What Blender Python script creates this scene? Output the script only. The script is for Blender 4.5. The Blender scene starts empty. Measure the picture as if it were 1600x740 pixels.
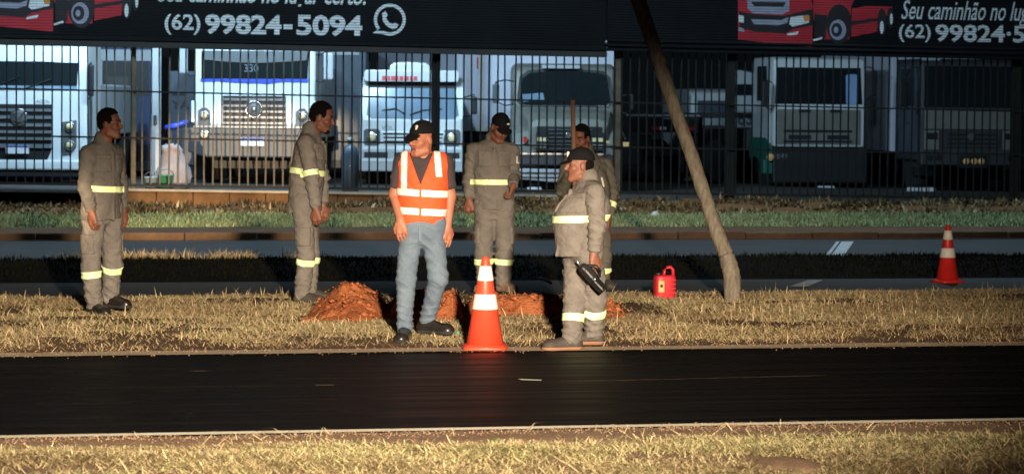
import bpy, bmesh, math, random
import numpy as np
from math import sin, cos, tan, radians, pi, atan, atan2, sqrt
from mathutils import Vector, Matrix

random.seed(7)
RNG = np.random.default_rng(11)
SC = bpy.context.scene
COL = SC.collection

# ------------------------------------------------------------------ camera
FPX, CX, CY, HV, CH = 4800.0, 800.0, 370.0, 167.0, 1.85
TH, PITCH, ROLL = radians(14.0), atan((370.0 - 167.0) / 4800.0), 0.00875
_f0 = Vector((sin(TH), cos(TH), 0)); _r0 = Vector((cos(TH), -sin(TH), 0)); _z = Vector((0, 0, 1))
FWD = _f0 * cos(PITCH) - _z * sin(PITCH)
_u0 = _f0 * sin(PITCH) + _z * cos(PITCH)
RGT = _r0 * cos(ROLL) + _u0 * sin(ROLL)
UPV = -_r0 * sin(ROLL) + _u0 * cos(ROLL)
EYE = Vector((0, 0, CH))

cam_d = bpy.data.cameras.new('camera'); cam = bpy.data.objects.new('camera', cam_d); COL.objects.link(cam)
cam_d.sensor_width = 36.0; cam_d.lens = FPX / 1600 * 36.0; cam_d.clip_start = 0.5; cam_d.clip_end = 1500
M = Matrix.Identity(4)
for i in range(3):
    M[i][0] = RGT[i]; M[i][1] = UPV[i]; M[i][2] = -FWD[i]; M[i][3] = EYE[i]
cam.matrix_world = M
cam_d.dof.use_dof = True; cam_d.dof.focus_distance = 25.0; cam_d.dof.aperture_fstop = 5.6
SC.camera = cam

def ray(u, v):
    return FWD + RGT * ((u - CX) / FPX) - UPV * ((v - CY) / FPX)
def PD(u, v, d):
    """point seen at photo pixel u,v at depth d"""
    return EYE + ray(u, v) * d
def PG(u, v, z=0.0):
    """point of the level z seen at photo pixel u,v"""
    r = ray(u, v); return EYE + r * ((z - CH) / r.z)
def PY(u, v, y):
    """point of the upright plane at world y seen at photo pixel u,v"""
    r = ray(u, v); return EYE + r * (y / r.y)
def YL(v):
    return PG(800, v).y

# ------------------------------------------------------------------ world and light
W = bpy.data.worlds.new('World'); SC.world = W; W.use_nodes = True
nt = W.node_tree; bg = nt.nodes['Background']
sky = nt.nodes.new('ShaderNodeTexSky'); sky.sky_type = 'NISHITA'; sky.sun_disc = False
sky.sun_elevation = radians(-4.0); sky.sun_rotation = radians(200.0)
nt.links.new(sky.outputs[0], bg.inputs[0]); bg.inputs[1].default_value = 0.05
SC.view_settings.view_transform = 'Standard'; SC.view_settings.look = 'None'
SC.view_settings.exposure = 0.0; SC.view_settings.gamma = 1.0; SC.view_settings.use_curve_mapping = False
SC.cycles.max_bounces = 5; SC.cycles.diffuse_bounces = 2; SC.cycles.glossy_bounces = 3
SC.cycles.transmission_bounces = 4; SC.cycles.transparent_max_bounces = 8
SC.cycles.sample_clamp_indirect = 4.0; SC.cycles.caustics_reflective = False; SC.cycles.caustics_refractive = False

sun = bpy.data.lights.new('sun', 'SUN'); sun.energy = 0.012; sun.angle = radians(10); sun.color = (0.7, 0.8, 1.0)
so = bpy.data.objects.new('sun', sun); COL.objects.link(so); so.rotation_euler = (radians(50), 0, radians(20))

def spot(name, loc, target, power, color, size, blend, radius, sx=1.0, sy=1.0, roll=0.0):
    l = bpy.data.lights.new(name, 'SPOT'); l.energy = power; l.color = color; l.spot_size = radians(size)
    l.spot_blend = blend; l.shadow_soft_size = radius
    o = bpy.data.objects.new(name, l); COL.objects.link(o)
    q = (Vector(target) - Vector(loc)).to_track_quat('-Z', 'Y')
    o.matrix_world = Matrix.Translation(loc) @ q.to_matrix().to_4x4() @ Matrix.Rotation(roll, 4, 'Z') @ Matrix.Diagonal((sx, sy, 1, 1))
    return o
# work light on the mast of the vehicle parked beside the camera (out of frame)
HL = _r0 * 1.55 + _f0 * (-0.5) + Vector((0, 0, 3.5))
spot('vehicle_work_light', HL, PG(600, 565, 0), 86000, (1.0, 0.81, 0.605), 30.0, 0.95, 0.2, 1.0, 0.435, radians(8))
# headlight of a second vehicle left of the camera, its beam passes the first man and reaches the fence
spot('vehicle_headlight', _r0 * -4.0 + Vector((0, 0, 1.2)), PY(352, 268, 52.6), 130000, (1.0, 0.74, 0.46), 4.4, 0.55, 0.07, 1.0, 0.62, 0.0)
# cool street lamp on its mast above the far carriageway (above the frame)
for u_, pw_ in ((200, 3000), (1380, 2300)):
    SL = PD(u_, 140, 43.5); SL.z = 10.0
    tg = PD(u_, 140, 46.5); tg.z = 0.0
    spot('street_lamp_light', SL, tg, pw_, (0.60, 0.84, 1.0), 150.0, 0.5, 0.12)
# floodlight of the truck yard, on its pole just behind the fence (above the frame), and one added fill lamp
for u_, pw_ in ((95, 3000), (520, 3300), (1330, 400)):  # last lamp is an added fill that lifts the right-hand trucks
    SL = PD(u_, 140, 55.0); SL.z = 7.2
    tg = PD(u_ + 20, 200, 61); tg.z = 1.3
    spot('yard_flood_and_fill', SL, tg, pw_, (0.50, 0.78, 1.0), 125.0, 0.6, 0.15)

# ------------------------------------------------------------------ materials
MATS = {}
def pm(name, col, rough=0.6, metal=0.0, var=0.15, scale=5.0, bump=0.0, bscale=60.0, spec=0.5, coat=0.0, stretch=(1, 1, 1), col2=None, alpha_tint=None, sheen=0.0, rvar=None):
    m = bpy.data.materials.new(name); m.use_nodes = True
    n = m.node_tree.nodes; L = m.node_tree.links; b = n['Principled BSDF']
    b.inputs['Roughness'].default_value = rough; b.inputs['Metallic'].default_value = metal
    b.inputs['Specular IOR Level'].default_value = spec; b.inputs['Coat Weight'].default_value = coat
    if sheen: b.inputs['Sheen Weight'].default_value = sheen
    tc = n.new('ShaderNodeTexCoord'); mp = n.new('ShaderNodeMapping'); mp.inputs['Scale'].default_value = stretch
    L.new(tc.outputs['Object'], mp.inputs[0])
    no = n.new('ShaderNodeTexNoise'); no.inputs['Scale'].default_value = scale; no.inputs['Detail'].default_value = 5
    no.inputs['Roughness'].default_value = 0.65
    L.new(mp.outputs[0], no.inputs['Vector'])
    rp = n.new('ShaderNodeValToRGB'); rp.color_ramp.elements[0].position = 0.3; rp.color_ramp.elements[1].position = 0.7
    c2 = col2 or tuple(min(1, c * (1 + var)) for c in col); c1 = col if col2 else tuple(c * (1 - var) for c in col)
    rp.color_ramp.elements[0].color = (*c1, 1); rp.color_ramp.elements[1].color = (*c2, 1)
    L.new(no.outputs[0], rp.inputs[0])
    if alpha_tint:
        at = n.new('ShaderNodeAttribute'); at.attribute_name = 'tint'
        r2 = n.new('ShaderNodeValToRGB'); els = r2.color_ramp.elements
        for k, (p, c) in enumerate(alpha_tint):
            e = els[k] if k < 2 else els.new(p)
            e.position = p; e.color = (*c, 1)
        L.new(at.outputs['Fac'], r2.inputs[0]); L.new(r2.outputs[0], b.inputs['Base Color'])
    else:
        L.new(rp.outputs[0], b.inputs['Base Color'])
    if bump:
        n2 = n.new('ShaderNodeTexNoise'); n2.inputs['Scale'].default_value = bscale; n2.inputs['Detail'].default_value = 4
        L.new(mp.outputs[0], n2.inputs['Vector'])
        bp = n.new('ShaderNodeBump'); bp.inputs['Strength'].default_value = bump; bp.inputs['Distance'].default_value = 0.02
        L.new(n2.outputs[0], bp.inputs['Height']); L.new(bp.outputs[0], b.inputs['Normal'])
    if rvar:
        mr = n.new('ShaderNodeMapRange'); mr.inputs[1].default_value = 0.3; mr.inputs[2].default_value = 0.7; mr.inputs[3].default_value = rvar[0]; mr.inputs[4].default_value = rvar[1]
        L.new(no.outputs[0], mr.inputs[0]); L.new(mr.outputs[0], b.inputs['Roughness'])
    MATS[name] = m
    return m

pm('soil', (0.085, 0.05, 0.03), 0.95, col2=(0.15, 0.09, 0.055), scale=3, bump=0.6, bscale=40, spec=0.2)
pm('red_soil', (0.24, 0.07, 0.027), 0.97, col2=(0.42, 0.145, 0.058), scale=4, bump=1.0, bscale=50, spec=0.1)
pm('bank_soil', (0.20, 0.095, 0.045), 0.95, col2=(0.42, 0.22, 0.105), scale=2.2, bump=0.7, bscale=25, spec=0.15)
pm('dusty_verge', (0.17, 0.11, 0.07), 0.95, col2=(0.27, 0.18, 0.12), scale=6, bump=0.5, bscale=60, spec=0.15)
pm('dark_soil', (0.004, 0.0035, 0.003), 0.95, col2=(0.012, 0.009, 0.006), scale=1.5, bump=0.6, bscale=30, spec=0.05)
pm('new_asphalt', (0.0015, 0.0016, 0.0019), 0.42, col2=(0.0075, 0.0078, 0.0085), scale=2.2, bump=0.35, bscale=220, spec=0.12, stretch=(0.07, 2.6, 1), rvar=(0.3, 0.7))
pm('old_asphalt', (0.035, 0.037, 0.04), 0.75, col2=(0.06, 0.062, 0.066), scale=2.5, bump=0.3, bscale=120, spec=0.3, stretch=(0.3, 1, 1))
pm('line_paint', (0.66, 0.62, 0.48), 0.8, col2=(0.82, 0.79, 0.66), scale=1.5, bump=0.2)
pm('gutter_dust', (0.36, 0.27, 0.17), 0.9, col2=(0.56, 0.45, 0.31), scale=3, bump=0.3)
pm('white_paint', (0.26, 0.27, 0.28), 0.7, col2=(0.55, 0.57, 0.58), scale=6)
pm('yard_dirt', (0.03, 0.027, 0.024), 0.95, col2=(0.06, 0.05, 0.04), scale=1.5, bump=0.4)
pm('wall_concrete', (0.12, 0.055, 0.022), 0.9, col2=(0.26, 0.135, 0.055), scale=2.5, bump=0.5, bscale=20, spec=0.2)
pm('ledge', (0.36, 0.30, 0.22), 0.9, col2=(0.5, 0.43, 0.33), scale=5)
pm('fence_steel', (0.012, 0.012, 0.012), 0.6, col2=(0.03, 0.025, 0.02), scale=3, spec=0.25)
pm('fence_rust_lit', (0.10, 0.075, 0.05), 0.7, col2=(0.24, 0.18, 0.12), scale=4)
pm('sheet_black', (0.004, 0.0045, 0.006), 0.6, col2=(0.008, 0.009, 0.012), scale=2, spec=0.2)
pm('beam_dark', (0.02, 0.02, 0.02), 0.6, col2=(0.05, 0.042, 0.035), scale=1.2)
pm('print_white', (0.78, 0.84, 0.88), 0.6, col2=(0.88, 0.92, 0.94), scale=3)
pm('print_red', (0.50, 0.02, 0.035), 0.55, col2=(0.66, 0.035, 0.05), scale=2)
pm('print_grey', (0.30, 0.31, 0.42), 0.55, col2=(0.42, 0.43, 0.55), scale=4)
pm('print_dark', (0.012, 0.012, 0.016), 0.55, col2=(0.03, 0.025, 0.03), scale=4)
pm('print_orange', (0.7, 0.28, 0.06), 0.55)
pm('paint_white', (0.70, 0.72, 0.73), 0.28, var=0.05, scale=1.2, coat=0.4)
pm('paint_white_dull', (0.42, 0.44, 0.46), 0.4, var=0.1, scale=1.5, coat=0.2)
pm('paint_grey', (0.19, 0.185, 0.16), 0.4, var=0.15, scale=2, coat=0.2)
pm('paint_dark', (0.05, 0.052, 0.055), 0.4, var=0.15, scale=2, coat=0.2)
pm('paint_bluegrey', (0.07, 0.09, 0.12), 0.45, var=0.2, scale=2, coat=0.2)
pm('paint_blue', (0.02, 0.035, 0.11), 0.4, var=0.2, scale=2, coat=0.3)
pm('paint_green', (0.01, 0.13, 0.10), 0.45, var=0.15, scale=2)
pm('blue_trim', (0.03, 0.07, 0.5), 0.4, var=0.1)
pm('plastic_black', (0.014, 0.014, 0.015), 0.5, var=0.2)
pm('plastic_grey', (0.10, 0.105, 0.11), 0.5, var=0.15)
pm('slat_grey', (0.20, 0.215, 0.23), 0.35, var=0.1, metal=0.3)
pm('glass_dark', (0.012, 0.017, 0.019), 0.08, var=0.2, scale=0.8, spec=0.6)
pm('glass_pale', (0.12, 0.18, 0.25), 0.12, col2=(0.24, 0.33, 0.42), scale=1.0, spec=0.6)
pm('glass_reflection', (0.30, 0.45, 0.72), 0.12, var=0.1, spec=0.6)
pm('chrome', (0.55, 0.56, 0.58), 0.22, metal=0.9, var=0.1)
pm('lamp_amber', (0.92, 0.50, 0.20), 0.3, var=0.1, coat=0.8)
pm('lamp_glass', (0.88, 0.68, 0.38), 0.15, var=0.2, scale=30, coat=0.8)
pm('lamp_red', (0.55, 0.02, 0.02), 0.25, var=0.1, coat=0.8)
pm('plate_white', (0.7, 0.7, 0.72), 0.5, var=0.08, scale=20)
pm('plate_blue', (0.03, 0.06, 0.35), 0.5)
pm('rubber', (0.015, 0.015, 0.015), 0.85, var=0.3, bump=0.3)
pm('rim_grey', (0.28, 0.29, 0.3), 0.45, metal=0.4, var=0.2)
pm('box_white', (0.58, 0.58, 0.66), 0.5, var=0.07, scale=1.0)
pm('box_cream', (0.55, 0.52, 0.45), 0.5, var=0.1)
pm('ghost_letter', (0.02, 0.022, 0.028), 0.6)
pm('red_letter', (0.75, 0.10, 0.10), 0.5)
pm('pale_decal', (0.13, 0.17, 0.20), 0.5)
pm('wood_pole', (0.12, 0.10, 0.075), 0.85, col2=(0.27, 0.235, 0.185), scale=8, bump=0.7, bscale=30, spec=0.15, stretch=(4, 4, 0.5))
pm('wood_stick', (0.14, 0.075, 0.045), 0.8, col2=(0.24, 0.13, 0.08), scale=10, stretch=(4, 4, 0.6))
pm('cone_orange', (0.55, 0.06, 0.03), 0.45, col2=(0.82, 0.055, 0.018), scale=7, coat=0.1)
pm('cone_red', (0.55, 0.02, 0.015), 0.42, var=0.12, scale=8)
pm('retro_white', (0.66, 0.60, 0.54), 0.5, col2=(0.82, 0.78, 0.72), scale=9, bump=0.1, bscale=300)
pm('retro_yellow', (0.72, 0.90, 0.34), 0.5, col2=(0.90, 0.97, 0.62), scale=25)
pm('vest_silver', (0.62, 0.60, 0.55), 0.4, col2=(0.78, 0.75, 0.7), scale=18)
pm('vest_orange', (0.92, 0.075, 0.014), 0.75, var=0.1, scale=7, bump=0.25, bscale=120)
pm('can_red', (0.36, 0.014, 0.02), 0.5, col2=(0.58, 0.014, 0.028), scale=11, coat=0.05)
pm('label_yellow', (0.55, 0.40, 0.14), 0.6, var=0.1)
pm('ink_dark', (0.03, 0.02, 0.02), 0.6)
for nm, c in (('cloth_khaki', (0.150, 0.135, 0.120)), ('cloth_khaki_shaded', (0.114, 0.103, 0.092)), ('cloth_olive', (0.108, 0.099, 0.080))):
    pm(nm, c, 0.92, var=0.22, scale=7, bump=0.7, bscale=26, spec=0.12)
pm('denim', (0.07, 0.10, 0.14), 0.85, col2=(0.14, 0.18, 0.225), scale=5, bump=0.4, bscale=60, spec=0.2)
pm('tee_dark', (0.035, 0.026, 0.030), 0.9, var=0.15, scale=9, bump=0.35, bscale=40)
for nm, c in (('skin_tan', (0.32, 0.125, 0.075)), ('skin_brown', (0.17, 0.068, 0.042)), ('skin_mid', (0.185, 0.075, 0.047))):
    pm(nm, c, 0.55, var=0.12, scale=14, bump=0.1, bscale=90, spec=0.35)
pm('lips', (0.17, 0.055, 0.04), 0.5)
pm('eye_dark', (0.03, 0.02, 0.016), 0.3)
pm('hair_black', (0.005, 0.0045, 0.0045), 0.8, var=0.3, scale=60, bump=0.9, bscale=160, spec=0.12)
pm('cap_black', (0.006, 0.006, 0.007), 0.85, var=0.2, scale=20, bump=0.2, bscale=120, spec=0.15)
pm('leather_black', (0.014, 0.012, 0.011), 0.32, var=0.25, scale=20, coat=0.2)
pm('boot_brown', (0.04, 0.032, 0.026), 0.7, var=0.2, scale=14, bump=0.3)
pm('boot_tan', (0.22, 0.15, 0.10), 0.8, var=0.2, scale=14, bump=0.3)
pm('sole_tan', (0.26, 0.13, 0.07), 0.8)
pm('logo_white', (0.62, 0.6, 0.55), 0.6)
pm('tool_black', (0.008, 0.008, 0.009), 0.45, var=0.3, scale=25, bump=0.2, bscale=70)
pm('sack_pale', (0.42, 0.35, 0.35), 0.85, var=0.12, scale=5, bump=0.4, bscale=15)
pm('bucket_green', (0.08, 0.42, 0.24), 0.5)
pm('bucket_blue', (0.42, 0.56, 0.66), 0.5)
pm('litter_white', (0.6, 0.62, 0.62), 0.6)
pm('bottle_green', (0.05, 0.4, 0.3), 0.4)
pm('straw', (0.4, 0.3, 0.13), 0.8, spec=0.2, alpha_tint=[(0.0, (0.15, 0.10, 0.055)), (1.0, (0.80, 0.68, 0.42)), (0.25, (0.42, 0.30, 0.16)), (0.55, (0.72, 0.57, 0.33)), (0.80, (0.58, 0.53, 0.26))])
pm('straw_green', (0.3, 0.3, 0.1), 0.8, spec=0.2, alpha_tint=[(0.0, (0.12, 0.08, 0.045)), (1.0, (0.32, 0.34, 0.14)), (0.30, (0.36, 0.26, 0.14)), (0.55, (0.70, 0.57, 0.33)), (0.80, (0.54, 0.50, 0.23))])
pm('lawn', (0.1, 0.2, 0.06), 0.8, spec=0.2, alpha_tint=[(0.0, (0.18, 0.15, 0.08)), (1.0, (0.44, 0.42, 0.25)), (0.35, (0.20, 0.26, 0.11)), (0.7, (0.30, 0.37, 0.18))])
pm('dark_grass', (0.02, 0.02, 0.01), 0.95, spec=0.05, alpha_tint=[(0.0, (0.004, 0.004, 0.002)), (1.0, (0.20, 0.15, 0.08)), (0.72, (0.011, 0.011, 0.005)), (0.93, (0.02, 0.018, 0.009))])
pm('litter_leaf', (0.15, 0.1, 0.06), 0.85, spec=0.15, alpha_tint=[(0.0, (0.03, 0.025, 0.015)), (1.0, (0.55, 0.44, 0.28)), (0.35, (0.16, 0.10, 0.05)), (0.62, (0.22, 0.19, 0.09)), (0.85, (0.36, 0.23, 0.12))])
pm('weed_green', (0.16, 0.22, 0.06), 0.7, var=0.3, scale=30)

# ------------------------------------------------------------------ object helpers
def tag(o, label=None, cat=None, group=None, kind=None):
    if label: o['label'] = label
    if cat: o['category'] = cat
    if group: o['group'] = group
    if kind: o['kind'] = kind
    return o
def empty(name, loc=(0, 0, 0), rz=0.0, label=None, cat=None, group=None):
    o = bpy.data.objects.new(name, None); COL.objects.link(o); o.location = loc; o.rotation_euler = (0, 0, rz); o.empty_display_size = 0.1
    return tag(o, label, cat, group)
def link_mesh(name, me, mat=None, parent=None, smooth=False):
    o = bpy.data.objects.new(name, me); COL.objects.link(o)
    if mat and not me.materials:
        for m_ in (mat if isinstance(mat, (list, tuple)) else [mat]): me.materials.append(MATS[m_])
    if smooth: me.polygons.foreach_set('use_smooth', [True] * len(me.polygons))
    if parent: o.parent = parent
    return o
def pyobj(name, v, f, mat, parent=None, smooth=False):
    me = bpy.data.meshes.new(name); me.from_pydata([tuple(p) for p in v], [], [tuple(q) for q in f]); me.update()
    return link_mesh(name, me, mat, parent, smooth)
def npmesh(name, V, F):
    """V (n,3), F (m,k) arrays, all faces k-sided"""
    V = np.asarray(V, np.float32); F = np.asarray(F, np.int32)
    me = bpy.data.meshes.new(name); k = F.shape[1]
    me.vertices.add(len(V)); me.vertices.foreach_set('co', V.ravel())
    me.loops.add(F.size); me.loops.foreach_set('vertex_index', F.ravel())
    me.polygons.add(len(F)); me.polygons.foreach_set('loop_start', np.arange(len(F), dtype=np.int32) * k)
    me.polygons.foreach_set('loop_total', np.full(len(F), k, np.int32))
    me.update(calc_edges=True); me.validate()
    return me

class B:
    """collects shapes in a bmesh"""
    def __init__(s): s.b = bmesh.new()
    def hexa(s, P):   # 8 points: bottom 4 ccw, top 4
        v = [s.b.verts.new(p) for p in P]
        for q in ((3, 2, 1, 0), (4, 5, 6, 7), (0, 1, 5, 4), (1, 2, 6, 5), (2, 3, 7, 6), (3, 0, 4, 7)): s.b.faces.new([v[i] for i in q])
        return s
    def box(s, x0, x1, y0, y1, z0, z1):
        return s.hexa([(x0, y0, z0), (x1, y0, z0), (x1, y1, z0), (x0, y1, z0), (x0, y0, z1), (x1, y0, z1), (x1, y1, z1), (x0, y1, z1)])
    def prism(s, A, Bk):   # two matching rings of points
        a = [s.b.verts.new(p) for p in A]; c = [s.b.verts.new(p) for p in Bk]; n = len(a)
        s.b.faces.new(a); s.b.faces.new(c[::-1])
        for i in range(n): s.b.faces.new((a[i], c[i], c[(i + 1) % n], a[(i + 1) % n]))
        return s
    def tube(s, pts, r, n=8, cap=True):
        pts = [Vector(p) for p in pts]; rs = r if isinstance(r, (list, tuple)) else [r] * len(pts); rings = []
        for i, p in enumerate(pts):
            t = (pts[min(i + 1, len(pts) - 1)] - pts[max(i - 1, 0)]).normalized()
            ref = Vector((0, 0, 1)) if abs(t.z) < 0.9 else Vector((1, 0, 0))
            a = t.cross(ref).normalized(); b_ = t.cross(a)
            rings.append([s.b.verts.new(p + (a * cos(2 * pi * k / n) + b_ * sin(2 * pi * k / n)) * rs[i]) for k in range(n)])
        for i in range(len(rings) - 1):
            for k in range(n): s.b.faces.new((rings[i][k], rings[i][(k + 1) % n], rings[i + 1][(k + 1) % n], rings[i + 1][k]))
        if cap: s.b.faces.new(rings[0][::-1]); s.b.faces.new(rings[-1])
        return s
    def lathe(s, prof, n=24, axis='z', o=(0, 0, 0)):   # prof: (r, h)
        o = Vector(o); rings = []
        for r, h in prof:
            ring = []
            for k in range(n):
                c, d = cos(2 * pi * k / n) * r, sin(2 * pi * k / n) * r
                p = {'z': (c, d, h), 'x': (h, c, d), 'y': (d, h, c)}[axis]
                ring.append(s.b.verts.new(o + Vector(p)))
            rings.append(ring)
        for i in range(len(rings) - 1):
            for k in range(n): s.b.faces.new((rings[i][k], rings[i][(k + 1) % n], rings[i + 1][(k + 1) % n], rings[i + 1][k]))
        s.b.faces.new(rings[0][::-1]); s.b.faces.new(rings[-1])
        return s
    def bevel(s, w, seg=2, ang=25):
        s.b.normal_update()
        ed = [e for e in s.b.edges if len(e.link_faces) == 2 and e.calc_face_angle(0) > radians(ang)]
        bmesh.ops.bevel(s.b, geom=ed, offset=w, segments=seg, affect='EDGES', clamp_overlap=True, profile=0.6)
        return s
    def mesh(s, name):
        bmesh.ops.recalc_face_normals(s.b, faces=s.b.faces[:]); me = bpy.data.meshes.new(name); s.b.to_mesh(me); s.b.free(); return me
    def obj(s, name, mat, parent=None, smooth=False):
        return link_mesh(name, s.mesh(name), mat, parent, smooth)

def text_mesh(body, shear=0.0, bold=0.0):
    c = bpy.data.curves.new('lettering', 'FONT'); c.body = body; c.shear = shear; c.offset = bold; c.resolution_u = 3
    o = bpy.data.objects.new('lettering', c); COL.objects.link(o)
    bpy.context.view_layer.update()
    me = bpy.data.meshes.new_from_object(o.evaluated_get(bpy.context.evaluated_depsgraph_get()))
    bpy.data.objects.remove(o); bpy.data.curves.remove(c)
    me.materials.clear()
    V = np.empty(len(me.vertices) * 3, np.float32); me.vertices.foreach_get('co', V); V = V.reshape(-1, 3)
    return me, V
def fit_text(body, x0, x1, z0, z1, y, shear=0.0, bold=0.0, ref=None):
    """lettering filling x0..x1, z0..z1 on an upright plane facing -y"""
    me, V = text_mesh(body, shear, bold)
    lo, hi = V.min(0), V.max(0)
    if ref is not None:
        _, R = text_mesh(ref, shear, bold); lo[1], hi[1] = R[:, 1].min(), R[:, 1].max(); bpy.data.meshes.remove(_)
    N = np.empty_like(V)
    N[:, 0] = x0 + (V[:, 0] - lo[0]) / (hi[0] - lo[0]) * (x1 - x0); N[:, 1] = y
    N[:, 2] = z0 + (V[:, 1] - lo[1]) / (hi[1] - lo[1]) * (z1 - z0)
    me.vertices.foreach_set('co', N.ravel()); me.update()
    return me

# value noise on arrays
_NT = RNG.random((256, 256)).astype(np.float32)
def vnoise(x, y):
    xi = np.floor(x).astype(int); yi = np.floor(y).astype(int); fx = x - xi; fy = y - yi
    fx = fx * fx * (3 - 2 * fx); fy = fy * fy * (3 - 2 * fy)
    g = lambda a, b: _NT[a & 255, b & 255]
    return (g(xi, yi) * (1 - fx) + g(xi + 1, yi) * fx) * (1 - fy) + (g(xi, yi + 1) * (1 - fx) + g(xi + 1, yi + 1) * fx) * fy
def fbm(x, y, o=4):
    s, a, t = 0.0, 0.5, 0.0
    for k in range(o):
        s = s + a * vnoise(x * 2 ** k + 17 * k, y * 2 ** k + 31 * k); t += a; a *= 0.5
    return s / t - 0.5
def sstep(a, b, x):
    t = np.clip((x - a) / (b - a), 0, 1); return t * t * (3 - 2 * t)
# ------------------------------------------------------------------ the setting
Y_VERGE0 = YL(690); Y_LINE0 = YL(671); Y_LINE1 = YL(547.5); Y_VB = YL(462); Y_MED0 = YL(438); Y_MED1 = YL(404)
Y_R3 = YL(375); Y_GUT = YL(366); Y_GRN = YL(346)
YF = 52.6        # fence plane
def zf(x):       # level of the yard and of the fence foot
    xl, xr = PY(200, 293, YF), PY(1400, 311, YF)
    return xl.z + (x - xl.x) / (xr.x - xl.x) * (xr.z - xl.z)
def zyard(x): return zf(x) - 0.10

def sheet(name, x0, x1, y0, y1, nx, ny, hf, mat, kind='structure'):
    xs = np.linspace(x0, x1, nx); ys = np.linspace(y0, y1, ny)
    X, Yy = np.meshgrid(xs, ys, indexing='ij'); Z = hf(X, Yy) + 0 * X
    V = np.stack([X, Yy, Z], -1).reshape(-1, 3)
    I = np.arange(nx * ny).reshape(nx, ny)
    F = np.stack([I[:-1, :-1], I[1:, :-1], I[1:, 1:], I[:-1, 1:]], -1).reshape(-1, 4)
    return tag(link_mesh(name, npmesh(name, V, F), mat, smooth=True), kind=kind)

sheet('ground', -400, 400, -60, 700, 2, 2, lambda x, y: -0.10, 'dark_soil')
def h_near(x, y):
    return 0.004 + 0.05 * sstep(Y_VERGE0 - 0.1, Y_VERGE0 - 1.2, y) + 0.05 * fbm(x * 1.3, y * 1.3) * sstep(Y_LINE0 - 0.15, Y_LINE0 - 0.8, y) + 0.012 * fbm(x * 6, y * 6)
sheet('near_verge', -12, 22, 2.0, Y_LINE0 - 0.05, 260, 120, h_near, 'dusty_verge')
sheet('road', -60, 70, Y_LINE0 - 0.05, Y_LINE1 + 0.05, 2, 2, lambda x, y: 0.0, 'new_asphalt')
Y_SEAM = YL(594)
sheet('road_line', -60, 70, Y_LINE0, Y_LINE0 + 0.125, 200, 2, lambda x, y: 0.006, 'line_paint')
sheet('road_gutter', -60, 70, Y_LINE1 - 0.12, Y_LINE1 + 0.24, 200, 3, lambda x, y: 0.010 + 0.012 * fbm(x * 3, y * 3), 'gutter_dust')
def h_mid(x, y):
    b = sstep(Y_LINE1 + 0.1, Y_LINE1 + 1.3, y) * (1 - sstep(Y_VB - 0.9, Y_VB + 0.1, y))
    return 0.006 + 0.04 * b + (0.08 * fbm(x * 0.9, y * 0.9) + 0.02 * fbm(x * 5, y * 5)) * b
sheet('middle_verge', -14, 26, Y_LINE1 + 0.05, Y_VB + 0.1, 300, 110, h_mid, 'soil')
sheet('service_road', -60, 80, Y_VB + 0.05, Y_MED0 + 0.05, 2, 2, lambda x, y: 0.0, 'old_asphalt')
def h_med(x, y):
    t = (y - Y_MED0) / (Y_MED1 - Y_MED0)
    return 0.005 + np.sin(np.clip(t, 0, 1) * pi) * 0.08 + 0.06 * fbm(x * 0.8, y * 0.8) * np.sin(np.clip(t, 0, 1) * pi)
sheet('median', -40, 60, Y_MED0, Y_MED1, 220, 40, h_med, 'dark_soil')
sheet('far_road', -80, 100, Y_MED1 - 0.05, Y_R3 + 0.05, 2, 2, lambda x, y: 0.0, 'old_asphalt')
def h_gut(x, y): return 0.012 + 0.095 * sstep(Y_R3 + 0.18, Y_R3 + 0.26, y) + 0.02 * fbm(x, y)
sheet('far_kerb_soil', -60, 80, Y_R3, Y_GUT + 0.1, 260, 24, h_gut, 'soil')
def h_grn(x, y): return 0.09 + 0.05 * fbm(x * 0.6, y * 0.6)
sheet('grass_strip', -60, 80, Y_GUT, Y_GRN + 0.2, 220, 50, h_grn, 'soil')
X_WALL = PY(585, 300, YF).x
def h_bank(x, y):
    t = np.clip((y - Y_GRN) / (YF - 0.1 - Y_GRN), 0, 1)
    rise = np.clip(zf(x) - 0.02, 0, 1)
    lump = fbm(x * 1.1, y * 1.1) * 0.34 * np.sin(t * pi) + 0.06 * fbm(x * 4, y * 4)
    hi = rise * (sstep(0.15, 1.0, t) * 0.55 + 0.15 * t * sstep(X_WALL, X_WALL + 3, x))
    wl = sstep(X_WALL + 1.0, X_WALL - 1.0, x) * sstep(0.35, 0.75, t)
    return 0.07 + hi * 0.75 * (1 - 0.75 * wl) + lump * (1 - 0.7 * wl)
sheet('bank', -60, 80, Y_GRN, YF - 0.02, 420, 40, h_bank, 'bank_soil')
v = []; f = []
pyobj('yard_ground', [(-80, YF - 0.1, zyard(-80)), (100, YF - 0.1, zyard(100)), (100, 140, zyard(100)), (-80, 140, zyard(-80))], [(0, 1, 2, 3)], 'yard_dirt')
tag(bpy.data.objects['yard_ground'], kind='structure')

# kerb stones of the far carriageway
kx0, kx1 = PY(-60, 400, Y_R3).x - 3, PY(1660, 400, Y_R3).x + 3; x = kx0; kme = None
kerb = empty('kerb', (kx0, Y_R3 + 0.08, 0)); tag(kerb, kind='structure')
while x < kx1:
    o = B().box(x - kx0, x - kx0 + 0.985, 0, 0.13, -0.1, 0.105).bevel(0.018, 2).mesh('kerb_stone') if kme is None else None
    if o: kme = o; kme.materials.append(MATS['soil'])
    k = bpy.data.objects.new('kerb_stone', kme); COL.objects.link(k); k.parent = kerb
    k.location = (x - kx0, RNG.normal(0, 0.008), RNG.normal(0, 0.006)); k.rotation_euler = (RNG.normal(0, 0.02), RNG.normal(0, 0.004), RNG.normal(0, 0.006)); x += 1.0
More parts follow.
